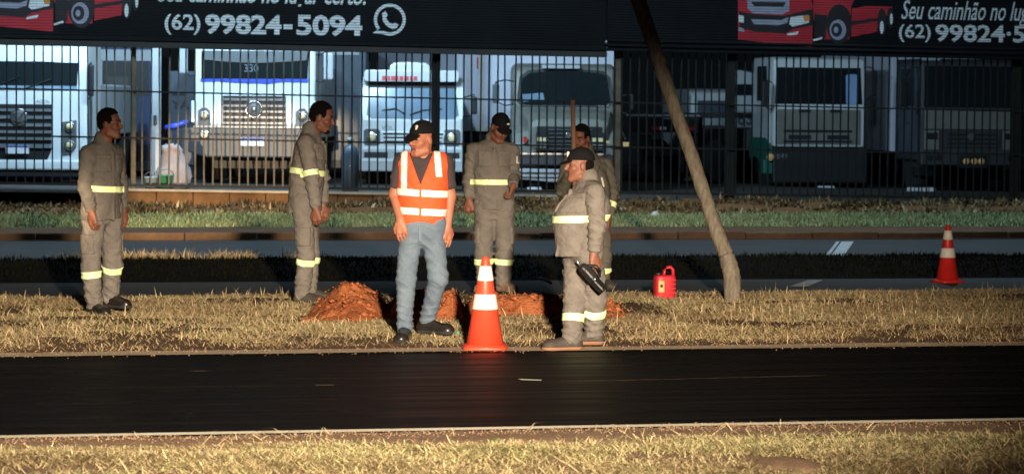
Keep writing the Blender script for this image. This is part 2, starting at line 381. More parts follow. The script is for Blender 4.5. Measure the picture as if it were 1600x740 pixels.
# crossing marks on the far carriageways
def ground_poly(name, px, z, mat):
    return tag(pyobj(name, [PG(u, w, z) for u, w in px], [tuple(range(len(px)))[::-1]], mat), kind='structure')
ground_poly('road_marking', [(1315, 377), (1334, 377), (1317, 401), (1297, 401)], 0.005, 'white_paint')
ground_poly('road_marking', [(1307, 377), (1312, 377), (1294, 401), (1288, 401)], 0.005, 'white_paint')
ground_poly('road_marking', [(1262, 437), (1286, 437), (1262, 447), (1234, 447)], 0.005, 'white_paint')
# specks and thin joint lines on the fresh asphalt
ground_poly('road_marking', [(808, 591), (846, 592.5), (846, 594), (815, 593)], 0.005, 'line_paint')
def seam(u0, v0, u1, v1, w, mat='gutter_dust'):
    a, b_ = PG(u0, v0, 0.004), PG(u1, v1, 0.004)
    tag(pyobj('road_joint', [a, b_, b_ + Vector((0, w, 0)), a + Vector((0, w, 0))], [(0, 1, 2, 3)], mat), kind='structure')
seam(870, 596, 1290, 586, 0.011, 'bank_soil'); seam(297, 579, 325, 579, 0.014); seam(493, 601, 522, 601, 0.016); seam(150, 605, 480, 602, 0.012, 'old_asphalt')

# low retaining wall with its ledge under the fence
xa, xb = PY(186, 300, YF).x, PY(960, 300, YF).x
wall = empty('retaining_wall', (xa, YF, 0), label='low soil stained concrete wall carrying the bar fence', cat='wall')
n = 14
for i in range(n):
    x0 = xa + (xb - xa) * i / n; x1 = xa + (xb - xa) * (i + 1) / n - 0.012
    o = RNG.uniform(-0.012, 0.012); z0 = zf(x0) - 0.055; z1 = zf(x1) - 0.055
    B().hexa([(x0 - xa, -0.16 + o, -0.1), (x1 - xa, -0.16 + o, -0.1), (x1 - xa, 0.0, -0.1), (x0 - xa, 0.0, -0.1),
              (x0 - xa, -0.16 + o, z0), (x1 - xa, -0.16 + o, z1), (x1 - xa, 0.0, z1), (x0 - xa, 0.0, z0)]).bevel(0.012, 1).obj('concrete_block', 'wall_concrete', wall)
L_ = xb - xa
B().hexa([(0, -0.2, zf(xa) - 0.052), (L_, -0.2, zf(xb) - 0.052), (L_, 0.1, zf(xb) - 0.052), (0, 0.1, zf(xa) - 0.052),
          (0, -0.2, zf(xa) - 0.012), (L_, -0.2, zf(xb) - 0.012), (L_, 0.1, zf(xb) - 0.012), (0, 0.1, zf(xa) - 0.012)]).obj('ledge', 'ledge', wall)
# broken slab end lying on the bank
a = PY(1065, 312, YF - 0.2); b_ = PY(1150, 317, YF - 0.2)
sl = B().hexa([(0, -0.15, -0.12), (b_.x - a.x, -0.2, -0.16), (b_.x - a.x - 0.1, 0.25, -0.16), (0.05, 0.25, -0.1), (0, -0.12, 0.03), (b_.x - a.x - 0.28, -0.15, 0.0), (b_.x - a.x - 0.3, 0.2, 0.0), (0.05, 0.25, 0.02)]).bevel(0.02, 1).obj('broken_slab', 'wall_concrete')
sl.location = a; tag(sl, 'broken concrete slab lying on the soil bank behind the leaning pole', 'slab')

# ------------------------------------------------------------------ fence
fence = empty('bar_fence', (PY(0, 300, YF).x, YF, 0), label='tall dark steel bar fence in front of the parked trucks', cat='fence')
fx0 = fence.location.x
XA, XB = PY(-60, 200, YF).x, PY(1668, 200, YF).x
bar_me = B().box(-0.012, 0.012, -0.012, 0.012, 0, 2.68).mesh('bar'); bar_me.materials.append(MATS['fence_steel'])
bar_warm = bar_me.copy(); bar_warm.materials[0] = MATS['fence_rust_lit']
sp = 0.1525; xs = np.arange(XA, XB, sp)
rail_z = [PY(20, 140, YF).z - zf(PY(20, 140, YF).x), PY(430, 221, YF).z - zf(PY(430, 221, YF).x)]
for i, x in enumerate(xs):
    warm = PY(150, 250, YF).x < x < PY(512, 250, YF).x  # bars in the headlight patch: lamplight put into a lighter colour
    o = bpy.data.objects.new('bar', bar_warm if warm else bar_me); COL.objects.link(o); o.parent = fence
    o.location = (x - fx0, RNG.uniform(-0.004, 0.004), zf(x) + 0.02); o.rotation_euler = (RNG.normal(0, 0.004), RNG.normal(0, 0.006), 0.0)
def rail(z0, h, dpt, mat, x0=XA, x1=XB, name='rail', off=0.0):
    B().hexa([(x0 - fx0, -dpt + off, zf(x0) + z0), (x1 - fx0, -dpt + off, zf(x1) + z0), (x1 - fx0, dpt + off, zf(x1) + z0), (x0 - fx0, dpt + off, zf(x0) + z0),
              (x0 - fx0, -dpt + off, zf(x0) + z0 + h), (x1 - fx0, -dpt + off, zf(x1) + z0 + h), (x1 - fx0, dpt + off, zf(x1) + z0 + h), (x0 - fx0, dpt + off, zf(x0) + z0 + h)]).obj(name, mat, fence)
rail(0.02, 0.045, 0.02, 'fence_steel'); rail(rail_z[0], 0.028, 0.016, 'fence_steel'); rail(rail_z[1], 0.03, 0.017, 'fence_steel'); rail(2.62, 0.05, 0.02, 'fence_steel')
for u, w, mt in ((209, 0.085, 'fence_rust_lit'), (682, 0.135, 'fence_steel'), (966, 0.115, 'fence_rust_lit'), (1143, 0.15, 'fence_steel'), (1588, 0.13, 'fence_steel')):
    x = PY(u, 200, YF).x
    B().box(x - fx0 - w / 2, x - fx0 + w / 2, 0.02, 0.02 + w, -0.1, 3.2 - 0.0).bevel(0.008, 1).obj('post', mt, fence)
# loops on some bars (wrought bulges)
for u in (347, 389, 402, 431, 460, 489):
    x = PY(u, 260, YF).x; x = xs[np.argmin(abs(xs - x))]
    B().lathe([(0.004, -0.14), (0.02, -0.05), (0.024, 0.0), (0.018, 0.06), (0.004, 0.15)], 8, 'z', (x - fx0, 0, zf(x) + 0.40)).obj('bar_collar', 'fence_rust_lit', fence)

# ------------------------------------------------------------------ advertising panels
YB = YF - 0.16
def PB(u, w, off=0.0):
    p = PY(u, w, YB); return Vector((p.x, YB - off, p.z))
def panel(name, label, corners, zt, bars, mat='sheet_black'):
    """corners: bottom-left, bottom-right px; the sheet goes up to world height zt"""
    bl, br = PB(*corners[0]), PB(*corners[1])
    root = empty(name, (bl.x, YB, bl.z), label=label, cat='billboard')
    W_ = br.x - bl.x; dz = br.z - bl.z; H = zt - bl.z
    B().hexa([(0, 0, 0), (W_, 0, dz), (W_, 0.03, dz), (0, 0.03, 0), (0, 0, H), (W_, 0, H), (W_, 0.03, H), (0, 0.03, H)]).obj('sheet', mat, root)
    rb = B(); z = max(0, dz) + 0.14
    while z < H:
        rb.prism([(0.01, -0.0015, z - 0.005), (0.01, -0.0115, z), (0.01, -0.0015, z + 0.005)], [(W_ - 0.01, -0.0015, z - 0.005), (W_ - 0.01, -0.0115, z), (W_ - 0.01, -0.0015, z + 0.005)])
        z += 0.0462
    tag(rb.obj('sheet_ribs', mat, root), kind='stuff')
    for (z0, h, d, m_) in bars:
        B().hexa([(-0.02, -d, z0), (W_ + 0.02, -d, z0 + dz), (W_ + 0.02, -0.001, z0 + dz), (-0.02, -0.001, z0),
                  (-0.02, -d, z0 + h), (W_ + 0.02, -d, z0 + h + dz), (W_ + 0.02, -0.001, z0 + h + dz), (-0.02, -0.001, z0 + h)]).bevel(0.008, 1).obj('frame_rail', m_, root)
    root['W'] = W_
    return root
banL = panel('advertising_panel', 'black ribbed billboard with full phone number and chat symbol, left of the leaning pole', ((-70, 69), (946, 90)), 4.75,
             [(0.0, 0.10, 0.045, 'beam_dark'), (0.115, 0.05, 0.03, 'sheet_black')])
banR = panel('advertising_panel', 'black ribbed billboard with half a phone number, on the fence behind the leaning pole', ((949, 80), (1700, 96)), 4.75,
             [(0.0, 0.05, 0.035, 'sheet_black'), (0.085, 0.045, 0.045, 'sheet_black'), (0.17, 0.04, 0.03, 'sheet_black')])
def print_poly(name, root, px, mat, off, T=lambda p: p):
    P = [PB(*T(p), off) - root.location for p in px]; Q = [p + Vector((0, 0.0012, 0)) for p in P]
    return B().prism(P, Q).obj(name, mat, root)
def rpoly(px, r=None, n=20):   # ellipse px
    (cx, cy), (rx, ry) = px, r
    return [(cx + rx * cos(2 * pi * k / n), cy + ry * sin(2 * pi * k / n)) for k in range(n)]
def print_text(root, body, u0, u1, vb, vt, mat='print_white', shear=0.0, bold=0.0, ref=None, off=0.004):
    a, b_ = PB(u0, vb), PB(u1, vb); z0 = (PB((u0 + u1) / 2, vb)).z; z1 = PB((u0 + u1) / 2, vt).z
    me = fit_text(body, a.x - root.location.x, b_.x - root.location.x, z0 - root.location.z, z1 - root.location.z, -off, shear, bold, ref)
    return link_mesh('lettering', me, mat, root)
# left panel: number, slogan cut by the top of the picture, chat symbol
print_text(banL, '(62)', 257, 313, 54.5, 22, bold=0.02)
print_text(banL, '99824', 320, 440, 54.5, 23, bold=0.035)
print_poly('lettering', banL, [(443, 38.5), (457, 38.7), (457, 46), (443, 45.8)], 'print_white', 0.004)
print_text(banL, '5094', 463, 566, 57, 24, bold=0.035)
print_text(banL, 'Seu caminhão no lugar certo!', 246, 576, 14, -22, shear=0.32, bold=0.02)
def ring(cx, cy, R, r, a0=0, a1=2 * pi, n=36):
    return [(cx + R * cos(a0 + (a1 - a0) * k / n), cy + R * sin(a0 + (a1 - a0) * k / n)) for k in range(n + 1)]
cx, cy = 609, 31
out = ring(cx, cy, 25, 0, radians(140), radians(140 + 335), 40) + [(581.5, 52.5)]
inn = ring(cx, cy, 20, 0, radians(138), radians(138 + 338), 40) + [(588.5, 47.5)]
bm_ = B(); P = [PB(*p, 0.004) - banL.location for p in out]; Q = [PB(*p, 0.004) - banL.location for p in inn]
for k in range(len(P)):
    j = (k + 1) % len(P)
    bm_.b.faces.new([bm_.b.verts.new(x) for x in (P[k], P[j], Q[j], Q[k])])
bm_.obj('chat_symbol', 'print_white', banL)
hs = [(597, 21), (602, 17.5), (606, 24), (603, 28), (607, 34.5), (613, 38), (617, 35.5), (623, 39.5), (619, 45), (613, 46), (604, 41), (598, 33)]
print_poly('phone_symbol', banL, hs, 'print_white', 0.004)
# right panel
print_text(banR, '(62)', 1404, 1454, 66.5, 38, bold=0.015)
print_text(banR, '99824·5094', 1461, 1668, 67, 39.5, bold=0.025)
print_text(banR, 'Seu caminhão no lugar certo!', 1408, 1690, 32.5, 2.5, shear=0.32, bold=0.008, ref='Seu')
# printed red lorry (same print on both panels)
def printed_truck(root, T):
    q = lambda px, m_, off: print_poly('printed_lorry', root, px, m_, off, T)
    q([(1153, -60), (1236, -60), (1262, -20), (1270, 10), (1269, 74), (1235, 71), (1153, 62)], 'print_red', 0.0035)
    q([(1166, -30), (1234, -30), (1233, 18), (1222, 23), (1176, 21), (1168, 14)], 'print_grey', 0.0048)
    q([(1172, -22), (1229, -22), (1228, -10), (1173, -10)], 'print_dark', 0.0060)
    q([(1173, 3), (1228, 4), (1224, 11), (1178, 10)], 'print_dark', 0.0060)
    q([(1154, 18), (1180, 23), (1226, 25), (1270, 14), (1270, 40), (1238, 46), (1228, 53), (1180, 50), (1156, 44)], 'print_dark', 0.0048)
    q([(1173, 30), (1220, 32), (1232, 27), (1230, 36), (1216, 40), (1178, 38)], 'print_grey', 0.0060)
    q([(1154, 24), (1162, 25), (1162, 36), (1154, 35)], 'print_white', 0.0060); q([(1154, 43), (1162, 45), (1163, 50), (1154, 49)], 'print_grey', 0.0060)
    q([(1235, 27), (1262, 24), (1264, 36), (1238, 42), (1233, 38)], 'print_white', 0.0060); q([(1254, 25), (1264, 24), (1265, 33), (1257, 34)], 'print_orange', 0.0072)
    q([(1230, 53), (1248, 49), (1246, 54), (1230, 56)], 'print_white', 0.0060)
    q([(1270, -20), (1345, -20), (1330, 10), (1327, 62), (1288, 62), (1271, 30)], 'print_red', 0.0035)
    q([(1272, 22), (1292, 24), (1290, 60), (1273, 58)], 'print_dark', 0.0048); q([(1270, 62), (1284, 58), (1285, 61), (1271, 65)], 'print_white', 0.0060)
    q(rpoly((1311, 38), (20, 31)), 'print_dark', 0.0060); q(rpoly((1309, 47), (13, 16)), 'print_grey', 0.0072)
    q(rpoly((1307, 47), (8.5, 11)), 'print_dark', 0.0084); q(rpoly((1306, 47), (3.5, 5)), 'print_grey', 0.0096)
    q([(1331, 14), (1352, 10), (1394, 11), (1392, 22), (1372, 30), (1370, 50), (1330, 58)], 'print_red', 0.0035)
    q([(1330, 34), (1372, 28), (1372, 33), (1331, 40)], 'print_dark', 0.0048)
    q(rpoly((1378, 34), (7, 21)), 'print_dark', 0.0060); q(rpoly((1377.5, 43), (3, 10)), 'print_white', 0.0072)
    q(rpoly((1391, 28), (5, 16)), 'print_dark', 0.0048); q(rpoly((1392.5, 30), (2.2, 9)), 'print_white', 0.0060)
printed_truck(banR, lambda p: p)
printed_truck(banL, lambda p: ((p[0] - 1309) * 1.06 + 125, (p[1] - 47) * 1.06 + 21))
# ------------------------------------------------------------------ vehicles in the yard
class Veh:
    """a vehicle whose front stands at depth d; features are given where the photograph shows them and turned into metres"""
    def __init__(s, name, label, cat, uc, d, yaw=0.0, group=None, zg=None):
        p = PD(uc, 250, d); s.d = d; s.uc = uc; s.s = FPX / d
        s.zg = zyard(p.x) if zg is None else zg; s.p = p
        s.root = empty(name, (p.x, p.y, s.zg), -TH + yaw, label, cat, group)
        s.prof = [(0.0, -9), (0.0, 9)]
        s.z250 = p.z
    def x(s, u): return (u - s.uc) / s.s
    def z(s, v): return s.z250 - s.zg + (250 - v) / s.s
    def y(s, z):
        pr = s.prof
        for (y0, z0), (y1, z1) in zip(pr, pr[1:]):
            if z <= z1: return y0 + (y1 - y0) * (z - z0) / (z1 - z0)
        return pr[-1][0]
    def front(s, name, px, mat, out=0.01, thick=0.06, parent=None, bev=0.0, smooth=False):
        P = [(s.x(u), s.z(v)) for u, v in px]
        A = [(x, s.y(z) - out, z) for x, z in P]; C = [(x, s.y(z) - out + thick, z) for x, z in P]
        b = B().prism(A, C)
        if bev: b.bevel(bev, 2, 40)
        return b.obj(name, mat, parent or s.root, smooth)
    def rect(s, name, u0, v0, u1, v1, mat, out=0.01, thick=0.06, parent=None, bev=0.0, r=0):
        if r: px = rr(u0, v0, u1, v1, r)
        else: px = [(u0, v0), (u1, v0), (u1, v1), (u0, v1)]
        return s.front(name, px, mat, out, thick, parent, bev)
    def disc(s, name, u, v, r, mat, out=0.03, thick=0.05, parent=None, dome=0.0, n=20, rv=None):
        R = r / s.s; x, z = s.x(u), s.z(v); k = (rv or r) / r
        b = B(); yy = s.y(z) - out
        prof = [(R, thick), (R, 0.0), (R * 0.86, -dome * 0.45), (R * 0.5, -dome * 0.85), (0.003, -dome)]
        rings = []
        for q, h in prof: rings.append([b.b.verts.new((x + q * cos(2 * pi * i / n), yy + h, z + k * q * sin(2 * pi * i / n))) for i in range(n)])
        for i in range(len(rings) - 1):
            for j in range(n): b.b.faces.new((rings[i][j], rings[i][(j + 1) % n], rings[i + 1][(j + 1) % n], rings[i + 1][j]))
        b.b.faces.new(rings[0]); b.b.faces.new(rings[-1][::-1])
        return b.obj(name, mat, parent or s.root, True)
    def torus(s, name, u, v, r, w, mat, out=0.03, parent=None, n=24):
        R = r / s.s; x, z = s.x(u), s.z(v); yy = s.y(z) - out
        pts = [(x + R * cos(2 * pi * i / n), yy, z + R * sin(2 * pi * i / n)) for i in range(n + 1)]
        return B().tube(pts, w / s.s, 6).obj(name, mat, parent or s.root, True)
    def cab(s, u0, u1, prof, mat, bev=0.07, name='cab', side_taper=0.0):
        """prof: closed outline (y, z) of the side"""
        x0, x1 = s.x(u0), s.x(u1)
        return B().prism([(x0, y, z) for y, z in prof], [(x1, y, z) for y, z in prof]).bevel(bev, 3, 20).obj(name, mat, s.root)
    def wheel(s, u, y, r=0.5, w=0.3, name='wheel'):
        x = s.x(u); e = empty(name, (x, y, r)); e.parent = s.root
        B().lathe([(r * 0.55, -w / 2), (r * 0.93, -w / 2), (r, -w * 0.36), (r, w * 0.36), (r * 0.93, w / 2), (r * 0.55, w / 2)], 24, 'x').obj('tyre', 'rubber', e, True)
        B().lathe([(0.02, -w * 0.44), (r * 0.2, -w * 0.44), (r * 0.28, -w * 0.3), (r * 0.5, -w * 0.34), (r * 0.58, -w * 0.5), (r * 0.58, w * 0.5), (r * 0.5, w * 0.34), (r * 0.28, w * 0.3), (r * 0.2, w * 0.44), (0.02, w * 0.44)], 20, 'x').obj('rim', 'rim_grey', e)
        return e
    def chassis(s, u0, u1, y0, y1, z=0.62, bed=None, bedmat='paint_dark', bedh=0.9):
        xa, xb = s.x(u0), s.x(u1); xm = (xa + xb) / 2
        B().box(xm - 0.45, xm - 0.33, y0, y1, z, z + 0.25).box(xm + 0.33, xm + 0.45, y0, y1, z, z + 0.25).box(xm - 0.33, xm + 0.33, y1 - 0.2, y1 - 0.05, z, z + 0.2).box(xm - 0.33, xm + 0.33, y0 + 0.5, y0 + 0.65, z, z + 0.2).obj('chassis', 'plastic_black', s.root)
        for yy in (y0 + 1.2, y1 - 1.3):
            for q in (u0 + 0.09 * (u1 - u0), u1 - 0.09 * (u1 - u0)): s.wheel(q, yy)
        if bed:
            B().box(xa, xb, bed[0], bed[1], z + 0.27, z + 0.27 + bedh).bevel(0.03, 1).obj('cargo_bed', bedmat, s.root)
    def grille(s, px, bars, slat='slat_grey', base='plastic_black', out=0.012, t=0.028, x=None):
        g = s.front('grille', px, base, out, 0.05)
        us = [p[0] for p in px]; a, c = (min(us) + 1, max(us) - 1) if x is None else x
        for (v0, v1) in bars: s.rect('slat', a, v0, c, v1, slat, out + t, t + 0.01, g)
        return g
    def mirror(s, u0, v0, u1, v1, mat, y=-0.12, arm_u=None, arm_v=None):
        m_ = B().box(s.x(u0), s.x(u1), y, y + 0.12, s.z(v1), s.z(v0)).bevel(0.035, 2).obj('mirror', mat, s.root)
        if arm_u is not None:
            um = (u0 + u1) / 2
            B().tube([(s.x(um), y + 0.08, s.z(v0 + 3)), (s.x(um), y + 0.05, s.z(v0 - 3)), (s.x((um + arm_u) / 2), 0.02, s.z(arm_v - 2)), (s.x(arm_u), 0.15, s.z(arm_v))], 0.014, 6).obj('mirror_arm', 'plastic_black', m_)
            B().tube([(s.x(um), y + 0.08, s.z(v1 - 3)), (s.x((um + arm_u) / 2), 0.02, s.z(v1 + 4)), (s.x(arm_u), 0.15, s.z(v1 + 2))], 0.012, 6).obj('mirror_arm', 'plastic_black', m_)
        return m_
    def text(s, body, u0, v0, u1, v1, mat, out=0.02, parent=None, bold=0.0, shear=0):
        z0, z1 = s.z(v1), s.z(v0); yy = min(s.y(z0), s.y(z1)) - out
        return link_mesh('lettering', fit_text(body, s.x(u0), s.x(u1), z0, z1, yy, shear, bold), mat, parent or s.root)
def rr(u0, v0, u1, v1, r, n=4):
    out = []
    for cx, cy, a in ((u1 - r, v0 + r, -90), (u1 - r, v1 - r, 0), (u0 + r, v1 - r, 90), (u0 + r, v0 + r, 180)):
        for k in range(n + 1):
            t = radians(a + 90 * k / n); out.append((cx + r * cos(t), cy + r * sin(t)))
    return out
GT = 'trucks parked in the yard behind the fence'

# --- white truck at the left edge
t = Veh('truck', 'white cab truck with two stacked square lamps, cut by the left picture edge', 'truck', 30, 58.0, radians(-1), GT)
zb, zt = t.z(264), t.z(66); zw = t.z(141)
t.prof = [(0.0, -9), (0.0, zw), (0.16, zt), (0.2, 9)]
t.cab(-76, 136, [(0, zb), (0, zw), (0.16, zt), (0.35, zt + 0.15), (1.75, zt + 0.15), (1.75, zb)], 'paint_white')
t.front('windshield', [(-62, 98), (-30, 96), (60, 96), (121, 98), (120, 140), (-62, 140)], 'glass_dark', 0.012, 0.03)
for a, c in (((-10, 137), (30, 120)), ((40, 138), (80, 124))):
    B().tube([(t.x(a[0]), t.y(t.z(a[1])) - 0.03, t.z(a[1])), (t.x(c[0]), t.y(t.z(c[1])) - 0.03, t.z(c[1]))], 0.012, 5).obj('wiper', 'plastic_black', t.root)
t.rect('sun_strip', -62, 134, 121, 140, 'glass_pale', 0.016, 0.01)
g = t.grille([(-21, 163), (81, 163), (80, 236), (74, 249), (-14, 249), (-20, 236)], [(170, 174), (181, 185.5), (193, 197.5), (204, 208), (214.5, 218.5), (225, 231)], x=(-20, 80))
t.disc('badge', 30, 183, 13.5, 'chrome', 0.06, 0.04); t.disc('badge_centre', 30, 183, 10, 'plastic_grey', 0.066, 0.02, dome=0.01)
t.front('badge_letter', [(21, 176), (25, 176), (30, 186), (35, 176), (39, 176), (32, 191), (28, 191)], 'chrome', 0.085, 0.02)
pl = t.rect('licence_plate', 10, 227, 46, 240, 'plate_white', 0.07, 0.015); t.rect('plate_band', 10.4, 227.4, 45.6, 230, 'plate_blue', 0.074, 0.01, pl)
t.text('ADOL', 56, 156, 78, 161, 'plastic_grey', 0.008)
for k, (a, c) in enumerate((((97, 121), 0), ((-61, -37), 1))):
    h = t.front('headlight', [(a[0], 190), (a[1] - 1, 187), (a[1] - 1, 228), (a[1] - 9, 239), (a[0], 242)] if k == 0 else [(a[0] + 1, 187), (a[1], 190), (a[1], 242), (a[0] + 9, 239), (a[0] + 1, 228)], 'plastic_grey', 0.014, 0.04)
    um = (a[0] + a[1]) / 2
    for v_ in (197, 226): t.disc('headlight_lens', um, v_, 8.5, 'chrome', 0.03, 0.03, h, 0.02); t.disc('lamp', um, v_, 5, 'lamp_glass', 0.052, 0.02, h, 0.02)
t.rect('bumper', -74, 250, 134, 265, 'paint_white', 0.05, 0.3, bev=0.03)
t.rect('step', -70, 266, 130, 276, 'plastic_black', 0.02, 0.3, bev=0.02)
t.chassis(-70, 130, 0.2, 7.5, bed=(2.1, 7.4), bedmat='paint_white_dull', bedh=1.0)
t.mirror(139, 100, 147, 150, 'plastic_black', -0.1, 134, 104)

# --- blue truck and white cargo boxes behind it
t = Veh('truck', 'dark blue truck cab with white roof band, mostly hidden behind the nearest white truck', 'truck', 190, 67.0, radians(3), GT)
zb, zt = t.z(262), t.z(66); t.prof = [(0, -9), (0, 9)]
t.cab(140, 236, [(0, zb), (0, zt), (1.8, zt), (1.8, zb)], 'paint_blue')
t.rect('roof_band', 141, 78, 236, 96, 'paint_white_dull', 0.04, 0.1, bev=0.02)
t.rect('windshield', 146, 98, 232, 150, 'plastic_black', 0.012, 0.03)
t.rect('door_panel', 166, 120, 200, 200, 'paint_dark', 0.02, 0.03)
t.rect('grille', 160, 205, 228, 250, 'plastic_black', 0.02, 0.03)
t.mirror(147, 96, 161, 136, 'paint_white_dull', -0.25, 166, 100)
t.rect('bumper', 142, 252, 234, 266, 'paint_dark', 0.08, 0.3)
t.chassis(144, 232, 0.3, 7.0, bed=(2.2, 7.0), bedh=1.8)

# white wing seen beside the first truck
p = PD(146, 200, 60.5)
o = B().lathe([(0.02, 0.0), (0.12, 0.01), (0.17, 0.05), (0.18, 0.12), (0.16, 0.24), (0.02, 0.26)], 18, 'y').obj('wheel_guard', 'paint_white', None, True)
o.location = p; tag(o, 'small rounded white guard beside the headlights of the leftmost white truck', 'guard')

# white post
p = PD(243, 290, 57.5); zg = zyard(p.x)
po = empty('post', (p.x, p.y, zg), -TH, 'thick white post standing in the yard left of the second white truck', 'post')
B().box(-0.09, 0.09, -0.09, 0.09, 0, 3.2).bevel(0.02, 2).obj('shaft', 'paint_white_dull', po)
B().box(-0.13, 0.13, -0.13, 0.13, 0, 0.12).bevel(0.02, 1).obj('foot', 'wall_concrete', po)
B().box(-0.03, 0.03, -0.11, -0.091, 1.18, 1.34).bevel(0.008, 1).obj('latch', 'chrome', po)

# grey panel with letters
p = PD(283, 290, 64.0); zg = zyard(p.x); s_ = FPX / 64.0
sg = empty('sign_board', (p.x, p.y, zg), -TH, 'dull grey upright board with dark letters between the white post and a truck', 'sign')
B().box(-0.27, 0.27, 0, 0.05, 0.3, 2.25).bevel(0.012, 1).obj('board', 'paint_bluegrey', sg)
B().box(-0.25, -0.2, 0.05, 0.1, 0, 2.2).box(0.2, 0.25, 0.05, 0.1, 0, 2.2).obj('support', 'plastic_black', sg)
zz = lambda v: PD(283, v, 64.0).z - zg
link_mesh('lettering', fit_text('YA', -0.21, 0.17, zz(171), zz(157), -0.004, 0, 0.03), 'ghost_letter', sg)
B().box(-0.2, 0.1, -0.012, 0, zz(150), zz(145)).obj('faded_line', 'ghost_letter', sg)
p = PD(280, 197, 60.0)
o = B().tube([PD(258, 200, 60), PD(275, 197, 60), PD(294, 190, 60)], [0.05, 0.07, 0.04], 8).obj('tarpaulin_roll', 'blue_trim', None, True)
tag(o, 'rolled blue tarpaulin stretched level beside the second white truck', 'tarpaulin')

# clutter by the fence
p = PD(267, 290, 55.2); zg = zyard(p.x)
sk = B().lathe([(0.05, 0.0), (0.26, 0.01), (0.30, 0.12), (0.29, 0.26), (0.26, 0.38), (0.22, 0.50), (0.19, 0.60), (0.15, 0.70), (0.16, 0.76), (0.10, 0.80)], 22)
for v_ in sk.b.verts: v_.co += Vector((RNG.normal(0, 0.014) + 0.05 * sin(v_.co.z * 4), RNG.normal(0, 0.014), RNG.normal(0, 0.012) + 0.05 * sin(3 * atan2(v_.co.y, v_.co.x)) * v_.co.z))
o = sk.obj('sack', 'sack_pale', None, True); o.location = (p.x, p.y, zg); o.scale = (1.1, 0.9, 1.0)
tag(o, 'pale pinkish tied sack standing behind the fence by the white post', 'sack')
def bucket(u, d, mat, label, r=0.12, h=0.24):
    p = PD(u, 290, d); zg = zyard(p.x)
    e = empty('bucket', (p.x, p.y, zg), 0, label, 'bucket')
    B().lathe([(r * 0.8, 0), (r, h), (r * 1.05, h), (r * 1.05, h - 0.02), (r * 0.97, h - 0.02), (r * 0.97, h - 0.005), (r * 0.8, 0.03), (0.01, 0.03)], 20).obj('pail', mat, e, True)
    B().tube([(-r * cos(a), 0.02, h + r * 0.7 * sin(a)) for a in np.linspace(0, pi, 9)], 0.006, 5).obj('handle', 'chrome', e)
bucket(258, 54.6, 'bucket_green', 'green bucket standing behind the fence in front of the pale sack', 0.135, 0.29)
bucket(236, 54.6, 'bucket_blue', 'pale bucket standing behind the fence at the foot of the white post', 0.12, 0.25)

# --- second white truck
t = Veh('truck', 'white truck with blue stripe under the windshield and wide black grille, between two men', 'truck', 397, 60.8, 0, GT)
zb, zt = t.z(196), t.z(66); zw = t.z(131)
t.prof = [(0.0, -9), (0.0, zw), (0.05, zt), (0.08, 9)]
t.cab(303, 492, [(0, zb), (0, zw), (0.05, zt), (0.35, zt + 0.15), (1.75, zt + 0.15), (1.75, zb - 0.3), (0.3, zb - 0.3)], 'paint_white')
t.front('windshield', [(314, 80), (481, 80), (480, 124), (314, 124)], 'glass_dark', 0.012, 0.03)
t.front('sun_visor', [(316, 80), (480, 80), (478, 94), (440, 97), (396, 99), (350, 97), (317, 94)], 'plastic_grey', 0.03, 0.03)
t.front('blue_stripe', [(313, 124), (481, 123), (480, 129), (440, 128), (420, 131), (370, 130), (340, 128), (313, 129)], 'blue_trim', 0.016, 0.02)
t.text('330', 381, 101, 403, 113, 'pale_decal', 0.03)
g = t.grille([(348, 150), (446, 150), (446, 214), (348, 214)], [(154, 157.5), (164, 167), (173, 176), (182, 185), (191, 194), (200, 203), (208, 211)])
t.torus('badge', 397, 171, 12.5, 1.6, 'chrome', 0.06); t.disc('badge_centre', 397, 171, 11, 'plastic_grey', 0.045, 0.02, dome=0.03)
t.disc('badge_letter', 397, 171, 5, 'chrome', 0.08, 0.02, dome=0.03)
for k, uc in enumerate((319, 472)):
    sgn = 1 if k == 0 else -1
    h = t.front('headlight', [(uc - 10, 198), (uc - 10, 174), (uc - 4, 169), (uc + 4, 169), (uc + 9, 175), (uc + 10, 198)], 'plastic_grey', 0.014, 0.04)
    t.disc('headlight_lens', uc, 181, 8, 'chrome', 0.03, 0.03, h, 0.02); t.disc('lamp', uc, 181, 4.5, 'lamp_glass', 0.052, 0.02, h, 0.02)
bp_ = t.front('bumper', [(296, 200), (494, 200), (496, 238), (470, 246), (322, 246), (294, 238)], 'paint_dark', 0.08, 0.35, bev=0.03)
t.rect('bumper_trim', 303, 197, 488, 200, 'slat_grey', 0.1, 0.05, bp_)
t.disc('fog_lamp', 320, 211, 8, 'chrome', 0.1, 0.03, bp_, 0.02); t.disc('fog_lamp', 473, 211, 8, 'chrome', 0.1, 0.03, bp_, 0.02)
t.disc('lamp', 320, 211, 5.5, 'lamp_glass', 0.122, 0.02, bp_, 0.02); t.disc('lamp', 473, 211, 5.5, 'lamp_glass', 0.122, 0.02, bp_, 0.02)
pl = t.rect('licence_plate', 377, 215, 413, 228, 'plate_white', 0.12, 0.02); t.rect('plate_band', 377.4, 215.4, 412.6, 218.5, 'plate_blue', 0.124, 0.01, pl)
t.rect('wind_deflector', 299, 158, 306, 192, 'paint_white', 0.08, 0.1, bev=0.02); t.rect('wind_deflector', 487, 158, 494, 192, 'paint_white', 0.08, 0.1, bev=0.02)
t.rect('axle', 330, 252, 465, 264, 'plastic_black', -0.6, 0.3)
t.mirror(279, 74, 293, 116, 'paint_white_dull', -0.1, 306, 80); t.mirror(505, 82, 520, 124, 'paint_white_dull', -0.1, 490, 86)
t.chassis(306, 490, 0.2, 7.5, bed=(2.1, 7.4), bedmat='paint_white_dull', bedh=1.5)

